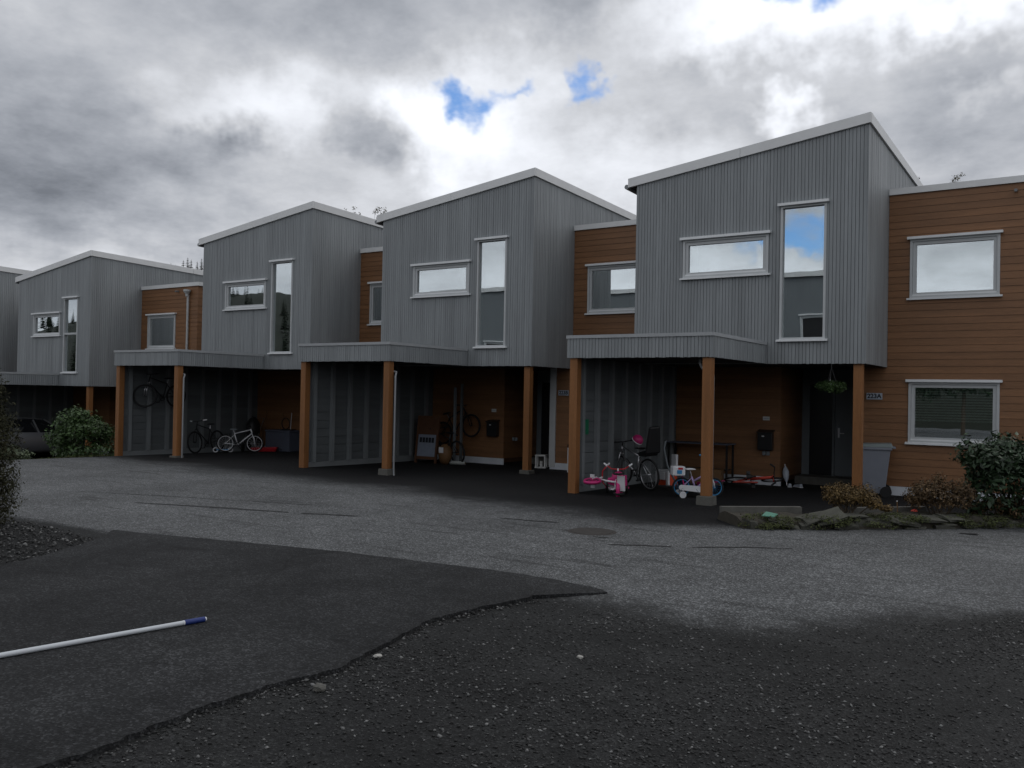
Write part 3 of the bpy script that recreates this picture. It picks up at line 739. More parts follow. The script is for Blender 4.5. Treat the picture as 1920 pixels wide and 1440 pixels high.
# thuja hedge at the left edge
for k, (x, y, h, lab) in enumerate(((-11.5, 5.35, 2.02, 'brown green thuja column standing at the gravel bed by the road'), (-12.05, 4.55, 2.15, 'taller thuja column set behind the first one in the gravel bed'))):
    t = thing('thuja', (x, y, G(x, y)-.02), lab, 'hedge tree', group='thuja columns in the gravel bed')
    lu = []
    q = random.Random(40+k)
    for i in range(46):
        z = .08+(h-.15)*(i/45.); rr = .50*(1-.55*max(0, (z/h-.45)/.55)**1.6)*(.75+.25*min(1, z/.25))
        for j in range(3):
            a = q.uniform(0, 6.28); lu.append((rr*.55*math.cos(a), rr*.55*math.sin(a), z, rr*.55, rr*.55, .13, rr))
    leaves('crown', 44000, lu, .017, 'thuja', t, up=.5, aspect=2.6, drop=-.8)
    MB().tube([(0, 0, -.02), (0, 0, h*.8)], .05, 7, .015).build('trunk', 'bark', t)
    MB().lathe([(.02, .1), (.22, .2), (.24, h*.45), (.15, h*.75), (.02, h*.95)], (0, 0, 0), 10).build('inner_branches', 'thuja', t)

# bush in front of the far carport and the low plants beside it
def bush(name, loc, rad, label, cat, mat, n, size, k, r, seed, aspect=2.0, group=None, stem=12, extra=(), up=.4):
    t = thing(name, loc, label, cat, group=group)
    lu = lumpy((0, 0, rad[2]*.55), (rad[0], rad[1], rad[2]*.5), k, r, seed)+list(extra)
    leaves('foliage', n, lu, size, mat, t, aspect=aspect, up=up)
    stems('stem', t, [(l[0], l[1], l[2]) for l in lu[:stem]], .012)
    return t
bush('green_shrub', (-26.6, 15.6, G(-26.6, 15.6)-.02), (1.08, 1.0, 1.5), 'green leafy bush in front of the lower carport post', 'shrub', 'leaf_mid', 9000, .05, 30, .36, 3,
     extra=[(-.25, -.1, 1.45, .22, .22, .3, .09), (.1, 0, 1.3, .3, .3, .3, .1)]+[(x_*.3, -.3+.1*abs(x_), .3, .4, .4, .3, .14) for x_ in range(-4, 5)])
bush('low_plant', (-26.55, 13.2, G(-26.55, 13.2)-.02), (.8, .6, .42), 'low yellow green plant beside the leafy bush by the parked car', 'plant', 'leaf_grey', 2200, .05, 14, .2, 5)
leaves('grass', 3500, [(-25.2+.28*i, 13.9+.12*i, -.42+.03*i, .35, .25, .08, 1) for i in range(-7, 6)], .04, 'moss', None)
tag(bpy.data.objects['grass'], 'thin grass and moss at the road edge by the bush', None, kind='stuff')
gverge = bpy.data.objects['grass']
me = gverge.data; co = np.empty(len(me.vertices)*3, np.float32); me.vertices.foreach_get('co', co); co = co.reshape(-1, 3); co[:, 2] = gz(co[:, 0], co[:, 1])+np.abs(rng.normal(0, .03, len(co))); me.vertices.foreach_set('co', co.ravel())

# ------------------------------------------------------------------ planting bed at the right
def bedp(s, off=0., z=0.):
    d = [math.dist(BED[i], BED[i+1]) for i in range(len(BED)-1)]; k = 0
    while k < len(d)-1 and s > d[k]: s -= d[k]; k += 1
    a, b = BED[k], BED[k+1]; f = s/d[k]; ux, uy = (b[0]-a[0])/d[k], (b[1]-a[1])/d[k]
    x, y = a[0]+(b[0]-a[0])*f-uy*off, a[1]+(b[1]-a[1])*f+ux*off
    return x, y, G(x, y)+z, math.atan2(uy, ux)
bm = MB(); SN = 26
for i in range(SN+1):
    s = i*4.9/SN
    for (o_, z_) in ((.02, -.05), (.10, .10), (.30, .14), (.75, .14), (1.0, .10), (1.1, -.05)):
        x, y, z, a = bedp(s, o_, z_+(random.uniform(-.03, .03) if z_ > 0 else 0)); bm.v.append((x, y, z))
for i in range(SN):
    for j in range(5): bm.f.append((i*6+j, (i+1)*6+j, (i+1)*6+j+1, i*6+j+1))
bm.f.append(tuple(range(5, -1, -1))); bm.f.append(tuple(SN*6+j for j in range(6)))
o = bm.build('planting_bed', 'soil'); tag(o, 'raised bed of dark soil beside the road', kind='structure')
wt = thing('stone_edging', bedp(0)[:3], 'low edging of mossy tilted flat stones along the planting bed', 'stone wall')
wl = Vector(wt.location)
def slab(s, off, z, L, dp, h, rot, seed):
    r = random.Random(seed); x, y, zz0, a = bedp(s, off, z); bm = bmesh.new()
    bmesh.ops.create_cube(bm, size=1); bmesh.ops.subdivide_edges(bm, edges=bm.edges, cuts=1)
    for v in bm.verts:
        v.co = Vector((v.co.x*L*.85*(1+r.uniform(-.18, .18)), v.co.y*dp*(1+r.uniform(-.2, .2)), v.co.z*h*.62*(1+r.uniform(-.35, .35))))
    me = bpy.data.meshes.new('stone'); bm.to_mesh(me); bm.free(); me.materials.append(MATS['stone'])
    o = bpy.data.objects.new('stone', me); COL.objects.link(o); o.parent = wt; o.location = Vector((x, y, zz0-.02))-wl; o.rotation_euler = (rot[0]*.6, rot[1]*.7, a+rot[2])
for k, (s, off, z, L, dp, h, rot) in enumerate((
        (.12, .10, .07, .16, .2, .2, (0, 0, .3)), (.42, .12, .05, .3, .18, .14, (.4, .1, .1)), (.62, .14, .12, .55, .28, .06, (.55, .35, 0)), (.98, .10, .06, .32, .2, .13, (.3, 0, .2)),
        (1.12, .14, .17, .5, .3, .06, (.3, -.25, .1)), (1.35, .12, .19, .5, .32, .07, (.5, -.35, -.1)), (1.55, .10, .07, .45, .22, .14, (.2, .1, 0)), (1.8, .2, .2, .35, .25, .04, (.1, 0, 0)),
        (2.05, .13, .09, .62, .1, .2, (-.2, .02, 0)), (2.55, .12, .13, .45, .3, .07, (.35, .12, .1)), (2.7, .08, .03, .4, .18, .1, (.2, 0, 0)), (3.0, .14, .15, .5, .3, .06, (.25, .05, -.1)), (3.2, .08, .05, .42, .2, .12, (.2, -.1, 0)),
        (3.45, .16, .16, .45, .28, .06, (.3, .1, 0)), (3.7, .1, .06, .4, .22, .12, (.2, 0, .1)), (4.05, .1, .07, .4, .22, .14, (.2, 0, .1)), (4.4, .1, .07, .4, .22, .14, (.2, 0, .1)))):
    slab(s, off, z, L, dp, h, rot, 100+k)
for k, (s0, s1, off) in enumerate(((.02, 1.3, .98), (2.3, 3.6, .95))):
    x0, y0, z0, a = bedp(s0, off, 0); L = s1-s0
    m = MB(); m.box(0, L, -.05, .05, -.1, .205); o = m.build('kerb_board', 'concrete', wt); o.location = Vector((x0, y0, z0))-wl; o.rotation_euler = (0, 0, a)
ml = []
for i in range(120):
    s = random.uniform(.05, 4.6); x, y, z, a = bedp(s, random.uniform(-.05, .4), 0); ml.append((x, y, z+random.uniform(0, .17), .13, .13, .045, 1))
o = leaves('moss', 18000, [(a, b, c+.5, d, e, f, g) for a, b, c, d, e, f, g in ml], .016, 'moss', None, up=1.2); o.location = (0, 0, -.5)
tag(o, 'moss and dry grass between the edging stones', None, kind='stuff')
x, y, z, a = bedp(1.95, .55, .12)
bush('ochre_shrub', (x, y, z), (.46, .42, .50), 'small ochre leaved shrub behind the stones near the right post', 'shrub', 'leaf_ochre', 6500, .017, 22, .14, 8, 1.7, extra=[(.38, -.05, .22, .12, .1, .08, .03), (.52, .05, .16, .1, .08, .05, .02)])
x, y, z, a = bedp(3.55, .55, .1)
bush('russet_shrub', (x, y, z), (.52, .45, .62), 'russet brown shrub growing against the large green bush', 'shrub', 'leaf_russet', 6500, .019, 26, .17, 9, 1.7)
x, y, z, a = bedp(4.55, .7, .05)
bush('rhododendron', (x+.36, y, z), (.78, .75, 1.4), 'large dark green bush with glossy leaves below the ground floor window', 'shrub', 'leaf_dark', 8000, .05, 34, .24, 12, 2.4,
     extra=[(-.55, -.1, 1.0, .22, .2, .2, .06), (-.62, -.1, 1.28, .07, .07, .1, .008), (-.3, 0, 1.12, .2, .2, .15, .05), (-.1, 0, 1.2, .2, .2, .12, .05), (.3, 0, 1.0, .3, .3, .2, .09)]+[(-.5+.2*i_, -.25, .35, .25, .25, .28, .05) for i_ in range(8)], stem=26, up=.7)
x, y, z, a = bedp(4.75, .15, .02)
bush('dry_shrub', (x-.1, y, z), (.75, .3, .42), 'dry brown bush at the road edge below the large green bush', 'shrub', 'leaf_russet', 6000, .018, 22, .15, 14, 1.7)
x, y, z, a = bedp(2.95, .75, .12)
t = thing('plant_stake', (x, y, z), 'thin pale stick standing in the planting bed', 'stick'); MB().tube([(0, 0, -.05), (-.012, 0, .2)], .008, 6).build('stick', 'wood', t); MB().tube([(-.012, 0, .2), (-.013, 0, .212)], .010, 6).build('tip', 'white_plastic', t)
x, y, z, a = bedp(3.25, .75, .15)
o = MB().blob((0, 0, .02), (.05, .035, .03), 10, 6, .15).build('flower', 'coral'); o.location = (x, y, z); tag(o, 'small coral red flower head in the planting bed', 'flower')
x, y, z, a = bedp(.42, .1, .17)
o = MB().quadbox([(-.1, -.05, 0), (.08, -.06, .0), (.1, .05, .03), (-.07, .06, .05), (-.1, -.05, .01), (.08, -.06, .012), (.1, .05, .04), (-.07, .06, .06)]).build('plastic_scrap', 'mint'); o.location = (x, y, z); tag(o, 'mint coloured scrap of plastic lying on the edging stones', 'scrap')

# manhole cover
t = thing('manhole_cover', (-5.63, 10.44, G(-5.63, 10.44)+.004), 'round iron manhole cover set in the worn road', 'manhole cover')
MB().ring((0, 0, 0), .30, .03, 32, 4, 'z', .25).build('ring', 'iron', t); MB().lathe([(.28, -.01), (.28, .006)], (0, 0, 0), 28).build('lid', 'iron', t)

# tar seams and old repairs in the worn road
def tar(pts, w, seed):
    r = random.Random(seed); m = MB(); P_ = jag(pts, .10, .012, seed); n_ = len(P_)
    for k, (x, y) in enumerate(P_):
        ww = w*(.35+.65*math.sin(math.pi*min(1, max(0, (k+.3)/(n_-.4))))**.5)*r.uniform(.55, 1.3)
        a, b = P_[max(0, k-1)], P_[min(n_-1, k+1)]; L = math.dist(a, b) or 1; nx_, ny_ = -(b[1]-a[1])/L, (b[0]-a[0])/L
        for sgn in (-1, 1): m.v.append((x+nx_*ww*sgn, y+ny_*ww*sgn, G(x, y)+.006))
    for k in range(n_-1): m.f.append((2*k, 2*k+1, 2*k+3, 2*k+2))
    o = m.build('tar_seam', 'tar'); tag(o, 'dark tar repair on the worn road', kind='structure')
M('tar', (.022, .022, .023), .75, .25, 9)
for k, (pts, w) in enumerate((([(-12.4, 8.15), (-11.0, 8.65), (-9.9, 9.0)], .05), ([(-9.7, 9.05), (-8.9, 9.4)], .045), ([(-15.3, 8.0), (-13.2, 8.9), (-10.9, 9.7), (-9.0, 10.2)], .014),
        ([(-4.95, 9.6), (-4.6, 9.85), (-4.3, 10.0)], .03), ([(-4.1, 10.1), (-3.6, 10.6), (-3.1, 10.9)], .025), ([(-5.4, 10.05), (-5.2, 10.1)], .02), ([(-7.3, 10.7), (-6.4, 10.9)], .03))):
    tar(pts, w, 300+k)
# white pole with a blue grip
d = Vector((-5.685+5.49, 2.836-4.21, 0)).normalized(); p0 = Vector((-5.49, 4.21, 0))
def pz(v): return (v.x, v.y, G(v.x, v.y)+.011+.019)
t = thing('telescopic_pole', pz(p0), 'white metal pole with a dark blue grip lying on the dark asphalt', 'pole'); o0 = Vector(t.location)
def L_(a, b, r, name, mat, sm=True):
    A, B_ = Vector(pz(p0+d*a))-o0, Vector(pz(p0+d*b))-o0; return MB().tube([A, B_], r, 14).build(name, mat, t)
L_(.16, 2.6, .0165, 'tube', 'pole_white'); L_(.012, .17, .0195, 'grip', 'blue_grip'); L_(0, .012, .015, 'end_cap', 'white_plastic'); L_(.17, .18, .018, 'collar', 'white_plastic')
t = thing('rubber_scrap', (-1.53, 14.04, G(-1.53, 14.04)), 'dark scrap lying on the road by the planting bed', 'scrap')
MB().quadbox([(-.13, -.04, 0), (.12, -.03, 0), (.13, .04, 0), (-.1, .05, 0), (-.1, -.03, .012), (.1, -.03, .02), (.11, .03, .025), (-.1, .03, .012)]).build('scrap', 'rubber', t)

# hanging basket
t = thing('hanging_basket', hp(0, -.74, .5, FZ), 'hanging flower basket under the grey box beside the right post', 'hanging basket')
MB().tube([(0, 0, 0), (0, 0, -.07), (.015, 0, -.09)], .006, 5).build('hook', 'steel', t)
for a in range(3):
    MB().tube([(0, 0, -.08), (.11*math.cos(a*2.09+.5), .11*math.sin(a*2.09+.5), -.40)], .004, 4).build('hanger', 'steel', t)
MB().lathe([(.06, -.52), (.10, -.47), (.115, -.40)], (0, 0, 0), 16).build('pot', 'white_plastic', t)
o = leaves('foliage', 2600, [(.0, 0, .18, .2, .2, .09, 1), (.17, 0, .15, .13, .14, .1, .7), (-.17, 0, .15, .13, .14, .09, .7), (0, -.14, .12, .12, .1, .1, .5), (.1, .1, .1, .12, .1, .1, .4)], .022, 'leaf_mid', t); o.location = (0, 0, -.6)

# ------------------------------------------------------------------ bicycles
def wheel(parent, c, r, tyre='rubber', rim='steel', tw=.022, sp=16):
    m = MB(); m.ring((0, 0, 0), r-tw, tw, 30, 7); w = m.build('wheel', tyre, parent, True); w.location = c
    m = MB(); m.ring((0, 0, 0), r-2*tw-.004, .011, 30, 5); m.build('rim', rim, w, True)
    m = MB(); m.tube([(0, -.04, 0), (0, .04, 0)], .018, 8)
    for i in range(sp):
        a = 2*math.pi*i/sp; m.tube([(0, .02*(-1)**i, 0), ((r-2*tw)*math.cos(a), 0, (r-2*tw)*math.sin(a))], .0016, 3, cap=False)
    m.build('spoke_set', rim, w); return w
def bicycle(loc, heading, label, frame='steel', r=.33, wb=1.04, rot=None, fork=None, rim='steel', saddle='black', bar='black', grip='black', group='bicycles in the carports', kid=False, tw=.022, train=False, steer=0., lean=0., guard=None, rear_box=False, seat=False):
    t = thing('bicycle', loc, label, 'bicycle', group=group)
    t.rotation_euler = rot if rot else Euler((lean, 0, heading), 'XYZ')
    fork = fork or frame
    xf, xr = wb/2, -wb/2; k = r/.33
    bb = Vector((xr+.42*wb, 0, r-.05*k)); st = Vector((xr+.30*wb, 0, r+.36*k)); hd = Vector((xf-.14*wb, 0, r+.52*k)); hdb = Vector((xf-.10*wb, 0, r+.38*k)); rx, fx = Vector((xr, 0, r)), Vector((xf, 0, r))
    tr = .016 if not kid else .018
    m = MB(); m.tube([hdb, bb], tr*1.15, 8); m.tube([hd, st if not kid else st*.6+bb*.4], tr, 8); m.tube([bb, st], tr, 8); m.tube([hd+(hd-hdb)*.15, hdb-(hd-hdb)*.15], tr*1.3, 8)
    for s in (-.045, .045):
        m.tube([bb, rx+Vector((0, s, 0))], .009, 6); m.tube([st-Vector((0, 0, .03)), rx+Vector((0, s, 0))], .008, 6)
    m.build('frame', frame, t, True)
    m = MB()
    for s in (-.05, .05): m.tube([hdb+Vector((0, s*.8, -.01)), fx+Vector((-.02, s, .18*k)), fx+Vector((0, s, 0))], .012, 7)
    m.tube([hdb+Vector((0, -.05, 0)), hdb+Vector((0, .05, 0))], .015, 7); m.build('fork', fork, t, True)
    wheel(t, rx, r, rim=rim, tw=tw); fwh = wheel(t, fx, r, rim=rim, tw=tw); fwh.rotation_euler = (0, 0, steer)
    top = hd+Vector((-.03, 0, .10 if not kid else .16)); bw = .28*max(k, .7)
    m = MB(); m.tube([hd, top], .014, 7)
    pts = [top+Vector((-.05, -bw, .02)), top+Vector((.02, -bw*.45, .0)), top, top+Vector((.02, bw*.45, .0)), top+Vector((-.05, bw, .02))]
    if kid: pts = [top+Vector((-.10, -bw, .14)), top+Vector((-.02, -bw*.75, .13)), top+Vector((0, -bw*.3, 0)), top+Vector((0, bw*.3, 0)), top+Vector((-.02, bw*.75, .13)), top+Vector((-.10, bw, .14))]
    m.tube(pts, .012, 7); hb = m.build('handlebar', bar, t, True)
    for e, f in ((pts[0], pts[1]), (pts[-1], pts[-2])):
        dd = (Vector(f)-Vector(e)).normalized(); MB().tube([Vector(e)-dd*.02, Vector(e)+dd*.10], .018, 8).build('grip', grip, hb)
    sp = st+Vector((-.03, 0, .12*k if not kid else .1)); m = MB(); m.tube([st, sp], .013, 7); m.build('seat_post', 'steel', t)
    m = MB(); b0 = len(m.v)
    prof = [(-.13, .07, .0), (-.10, .085, .03), (-.02, .06, .035), (.06, .028, .03), (.14, .02, .012)]
    kk = max(k, .75)
    for (x_, w_, z_) in prof:
        for (yy, zf) in ((-1, -.3), (-.75, .8), (0, 1), (.75, .8), (1, -.3), (0, -.7)): m.v.append((sp.x+x_*kk, w_*kk*yy, sp.z+.02+z_*zf*.8+.012))
    for i in range(len(prof)-1):
        for j in range(6): m.f.append((b0+i*6+j, b0+(i+1)*6+j, b0+(i+1)*6+(j+1) % 6, b0+i*6+(j+1) % 6))
    m.f.append(tuple(b0+j for j in range(6))); m.f.append(tuple(b0+(len(prof)-1)*6+5-j for j in range(6)))
    m.build('saddle', saddle, t, True)
    m = MB(); m.ring(bb+Vector((0, -.05, 0)), .085*k, .008, 20, 4); c1 = bb+Vector((.10*k, -.07, -.13*k)); c2 = bb+Vector((-.10*k, .07, .13*k)); m.tube([bb+Vector((0, -.07, 0)), c1], .009, 5); m.tube([bb+Vector((0, .07, 0)), c2], .009, 5); m.tube([bb+Vector((0, -.07, 0)), bb+Vector((0, .07, 0))], .014, 6); cr = m.build('crank', 'black', t)
    for c, s in ((c1, -1), (c2, 1)): MB().box(c.x-.04, c.x+.04, c.y+(s*.05)-.045, c.y+(s*.05)+.045, c.z-.012, c.z+.012).build('pedal', 'black', cr)
    if guard:
        m = MB(); a, b = bb+Vector((.1*k, -.065, 0)), rx+Vector((-.02, -.065, 0)); n_ = 10; P_ = []
        for i in range(n_+1): th = -math.pi/2+math.pi*i/n_; P_.append((a.x+.10*k*math.cos(th), a.z+.10*k*math.sin(th)))
        for i in range(n_+1): th = math.pi/2+math.pi*i/n_; P_.append((b.x+.05*math.cos(th), b.z+.05*math.sin(th)))
        L0 = len(m.v); m.v += [(x_, a.y-.012, z_) for x_, z_ in P_]+[(x_, a.y+.012, z_) for x_, z_ in P_]; q = len(P_)
        m.f.append(tuple(L0+i for i in range(q))); m.f.append(tuple(L0+q+i for i in reversed(range(q))))
        for i in range(q): m.f.append((L0+i, L0+q+i, L0+q+(i+1) % q, L0+(i+1) % q))
        m.build('chain_guard', guard, t)
    if train:
        for s in (-1, 1):
            c = rx+Vector((-.02, s*.17, -r+.065)); m = MB(); m.tube([rx+Vector((0, s*.05, 0)), rx+Vector((0, s*.11, -.02)), c], .008, 5); st_ = m.build('stabiliser', 'steel', t)
            m = MB(); m.tube([c-Vector((0, .015, 0)), c+Vector((0, .015, 0))], .065, 16); w = m.build('stabiliser_wheel', 'white_plastic', t)
            MB().ring(c, .058, .012, 18, 5).build('tyre', 'rubber', w)
    if rear_box:
        m = MB(); m.box(xr-.20, xr+.04, -.11, .11, 2*r+.03, 2*r+.21); b = m.build('doll_seat', 'white_plastic', t, bevel=.02); MB().box(xr-.12, xr-.03, -.116, -.109, 2*r+.07, 2*r+.14).build('sticker', 'sky_blue', b); MB().box(xr-.1, xr-.01, -.115, -.108, 2*r+.15, 2*r+.19).build('sticker', 'red', b)
        MB().tube([(xr, 0, 2*r+.03), (xr+.05, 0, r)], .012).build('seat_bracket', 'pink', t)
    if seat:
        m = MB(); m.quadbox([(xr-.12, -.15, 2*r+.05), (xr+.14, -.14, 2*r+.05), (xr+.14, .14, 2*r+.05), (xr-.12, .15, 2*r+.05), (xr-.18, -.19, 2*r+.2), (xr+.16, -.16, 2*r+.12), (xr+.16, .16, 2*r+.12), (xr-.18, .19, 2*r+.2)]); c = m.build('child_seat', 'black', t, bevel=.02)
        m = MB(); m.quadbox([(xr-.20, -.18, 2*r+.1), (xr-.10, -.18, 2*r+.1), (xr-.10, .18, 2*r+.1), (xr-.2, .18, 2*r+.1), (xr-.30, -.13, 2*r+.66), (xr-.22, -.13, 2*r+.66), (xr-.22, .13, 2*r+.66), (xr-.3, .13, 2*r+.66)]); m.build('seat_back', 'black', c, bevel=.05)
    return t
def hd_(dx, dy): return math.atan2(dy, dx)
# 223A carport
bicycle(hg(0, -4.28, -1.0), hd_(-.87, .46), 'silver bicycle with a black child seat leaning at the grey carport wall', r=.33, wb=1.02, lean=R(-5), seat=True, steer=.35)
t = thing('helmet', hp(0, -4.26, -.98, .95), 'pink child helmet hung on the silver bicycle', 'helmet', rot=(R(20), R(35), .4))
b = MB(); b.lathe([(.115, 0), (.12, .04), (.10, .09), (.055, .125), (.01, .137)], (0, 0, 0), 16); b.build('shell', 'pink', t, True); MB().ring((0, 0, .005), .115, .01, 20, 5, 'z').build('rim', 'white_plastic', t)
MB().tube([(.09, 0, 0), (.05, .02, -.16), (-.06, 0, 0)], .004, 4).build('strap', 'black', t)
# tipped pink tricycle beside an upright pink tricycle
def tricycle(loc, rot, label):
    t = thing('tricycle', loc, label, 'tricycle', rot=rot, group='pink tricycles in front of the 223A carport')
    wheel(t, (.30, 0, .13), .13, 'rubber', 'pink', .02, 8)
    for s in (-1, 1): wheel(t, (-.24, s*.19, .11), .11, 'rubber', 'pink', .02, 8)
    m = MB(); m.tube([(.27, 0, .36), (.05, 0, .22), (-.24, 0, .15)], .019, 8); m.tube([(-.24, -.19, .11), (-.24, .19, .11)], .012, 7); m.build('frame', 'white_plastic', t, True)
    m = MB()
    for s in (-.05, .05): m.tube([(.27, s*.5, .33), (.28, s, .27), (.30, s, .13)], .011, 6)
    m.tube([(.275, 0, .3), (.25, 0, .52)], .016, 7); m.build('fork', 'white_plastic', t)
    m = MB(); m.tube([(.18, -.2, .56), (.24, -.12, .51), (.25, 0, .50), (.24, .12, .51), (.18, .2, .56)], .012, 7); h = m.build('handlebar', 'red', t, True)
    for s in (-1, 1): MB().tube([(.18, s*.2, .56), (.125, s*.265, .60)], .017, 7).build('grip', 'white_plastic', h)
    m = MB(); m.ring((.30, 0, .13), .155, .022, 20, 5, 'y', 1.6); m.build('mudguard', 'pink', t, True)
    m = MB(); m.quadbox([(-.22, -.11, .20), (.02, -.05, .21), (.02, .05, .21), (-.22, .11, .20), (-.25, -.13, .25), (.04, -.06, .245), (.04, .06, .245), (-.25, .13, .25)]); m.build('saddle', 'pink', t, bevel=.02)
    m = MB(); m.quadbox([(-.27, -.12, .23), (-.24, -.12, .23), (-.24, .12, .23), (-.27, .12, .23), (-.31, -.10, .38), (-.28, -.10, .38), (-.28, .10, .38), (-.31, .10, .38)]); m.build('backrest', 'pink', t, bevel=.015)
    m = MB(); m.box(-.36, -.22, -.14, .14, .08, .12); m.build('step', 'white_plastic', t)
    for s in (-1, 1): MB().box(.26, .34, s*.10-.03, s*.10+.03, .12, .145).build('pedal', 'white_plastic', t)
tricycle(hg(0, -3.98, -2.92, .235), (R(82), 0, R(186)), 'pink and white tricycle tipped over on its side in front of the carport')
tricycle(hg(0, -3.95, -2.45), (0, 0, R(-62)), 'pink tricycle standing upright with its handlebar towards the road')
# scooter, toy workbench, child bicycle, table
t = thing('kick_scooter', hg(0, -3.78, -.75), 'black scooter deck with a pale steering column leaning behind the silver bicycle', 'scooter', R(20))
MB().box(-.30, .28, -.06, .06, .06, .085).build('deck', 'black', t, bevel=.01); MB().tube([(.30, 0, .10), (.10, -.05, .5), (.03, -.08, .85), (.06, -.08, 1.02)], .02, 8).build('column', 'pale_panel', t, True); MB().tube([(.06, -.26, 1.02), (.06, .1, 1.02)], .013, 7).build('handlebar', 'black', t)
for x in (-.30, .32):
    m = MB(); m.tube([(x, -.02, .055), (x, .02, .055)], .055, 14); m.build('wheel', 'rubber', t)
t = thing('toy_chair', hg(0, -4.08, .22), 'white and orange plastic toy chair standing by the back wall', 'toy', R(-25))
m = MB(); m.quadbox([(-.17, -.15, 0), (.17, -.15, 0), (.17, .15, 0), (-.17, .15, 0), (-.14, -.13, .30), (.14, -.13, .30), (.14, .13, .30), (-.14, .13, .30)]); m.build('base', 'orange_red', t, bevel=.02)
MB().box(-.16, .1, -.185, -.14, .13, .30).build('front_panel', 'white_plastic', t, bevel=.01)
MB().box(-.19, .19, -.17, .17, .30, .34).build('seat', 'white_plastic', t, bevel=.015); MB().box(.0, .16, .08, .15, .34, .68).build('backrest', 'white_plastic', t, bevel=.02)
for s in (-1, 1): MB().box(s*.17-.035, s*.17+.035, -.18, -.12, 0, .30).build('leg', 'white_plastic', t, bevel=.01)
bicycle(hg(0, -2.62, -1.72), hd_(.8, .6), 'small lilac and white child bicycle with stabilisers behind the corner post', frame='lilac', r=.19, wb=.62, kid=True, fork='white_plastic', bar='white_plastic', grip='sky_blue', saddle='white_plastic', rim='sky_blue', train=True, guard='white_plastic', rear_box=True, tw=.02)
t = thing('workbench', hg(0, -3.95, 1.75), 'dark narrow table with things under it at the brown back wall', 'table')
MB().box(-.75, .75, -.25, .25, .88, .91).build('table_top', 'box_grey', t)
for x in (-.7, .7):
    for y in (-.2, .2): MB().box(x-.02, x+.02, y-.02, y+.02, 0, .88).build('leg', 'black', t)
MB().box(-.68, .68, -.18, .18, .3, .32).build('shelf', 'black', t)
o = MB().box(-.35, .35, -.2, .2, 0, .34).build('cardboard_box', 'wood', bevel=.01); o.location = hg(0, -3.6, 1.25); o.rotation_euler = (0, 0, .2); tag(o, 'brown cardboard box in front of the narrow dark table', 'box')
t = thing('push_toy', hg(0, -3.28, .95, .03), 'pink and white toy broom lying on the floor behind the corner post', 'toy', R(48))
MB().tube([(-.32, 0, 0), (.30, 0, .10)], .014, 7).build('handle', 'pink', t); MB().tube([(.30, 0, .10), (.62, 0, .14)], .015, 7).build('end', 'white_plastic', t); MB().box(-.38, -.31, -.13, .13, -.02, .05).build('head', 'pink', t, bevel=.01)
bicycle(hg(0, -2.62, 1.35, .13), 0, 'red child bicycle lying on its side on the carport floor', frame='coral', r=.25, wb=.8, kid=True, rot=(R(76), 0, R(35)), fork='coral', saddle='black', guard='coral')
t = thing('umbrella', hg(0, -2.08, 2.2), 'crumpled silver grey umbrella leaning by the brown corner', 'umbrella', rot=(R(-18), R(-12), 0))
MB().tube([(0, 0, .02), (.0, 0, .52)], .008, 5).build('shaft', 'steel', t); MB().lathe([(.015, .10), (.06, .2), (.075, .34), (.02, .46)], (0, 0, 0), 9).build('canopy', 'sign_plate', t)
for i, (dx, rz_) in enumerate(((-.08, .3), (.09, .9))):
    t = thing('shoe', hg(0, -1.92+dx, 2.15+dx*.3), 'pale shoe on the floor by the brown corner of the entrance', 'shoe', rz_, group='shoes by the entrance')
    MB().quadbox([(-.04, -.12, .015), (.04, -.12, .015), (.035, .13, .015), (-.035, .13, .015), (-.03, -.12, .085), (.03, -.12, .085), (.025, .12, .045), (-.025, .12, .045)]).build('upper', 'sign_plate', t, bevel=.012); MB().box(-.042, .042, -.125, .135, 0, .016).build('sole', 'white_plastic', t)
# 223B carport
t = thing('display_board', hg(1, -3.98, .95), 'tall pale printed board in a wooden frame leaning in the 223B carport', 'board', rot=(R(-7), 0, R(4)))
m = MB(); m.box(-.36, -.30, -.03, .03, 0, 1.3); m.box(.30, .36, -.03, .03, 0, 1.3); m.box(-.3, .3, -.03, .03, 1.22, 1.3); m.box(-.3, .3, -.03, .03, .1, .18); m.build('frame', 'skirt_brown', t)
MB().box(-.3, .3, -.01, .01, .18, .78).build('lower_sheet', 'paper_blue', t); MB().box(-.3, .3, -.012, .008, .78, 1.22).build('upper_sheet', 'skirt_brown', t)
for k in range(5): MB().box(-.25+.1*k, -.17+.1*k, -.016, -.0105, .56, .70).build('print', 'sign_ink', t)
for dx, h_, mt, lab in ((0, 2.1, 'pale_panel', 'pale upright batten standing behind the framed board in the 223B carport'), (.23, 2.2, 'plank_grey', 'darker grey batten standing beside the pale one in the 223B carport')):
    t = thing('batten', hg(1, -3.45+dx, 1.55), lab, 'batten'); MB().box(-.03, .03, -.03, .03, 0, h_).build('beam', mt, t); MB().box(-.09, .09, -.06, .06, -.01, .02).build('foot', mt, t)
bicycle(hp(1, -3.62, 1.98, .55), 0, 'dark bicycle hung flat on the brown carport wall beside the mailbox', frame='black', r=.33, wb=1.02, fork='black', rot=(0, R(-14), 0), rim='black')
bicycle(hg(1, -3.55, 1.35), hd_(-.95, .25), 'dark bicycle with a white fork parked below the hung one', frame='black', r=.33, wb=1.0, fork='white_plastic', rim='black', lean=R(-5))
t = thing('waste_sack', hg(1, -3.3, .95), 'brown sack with a white label standing in the 223B carport', 'sack'); MB().blob((0, 0, .27), (.2, .17, .28), 12, 8, .07).build('sack', 'wood', t, True); MB().box(-.07, .07, -.185, -.165, .32, .47).build('label_sheet', 'white_plastic', t)
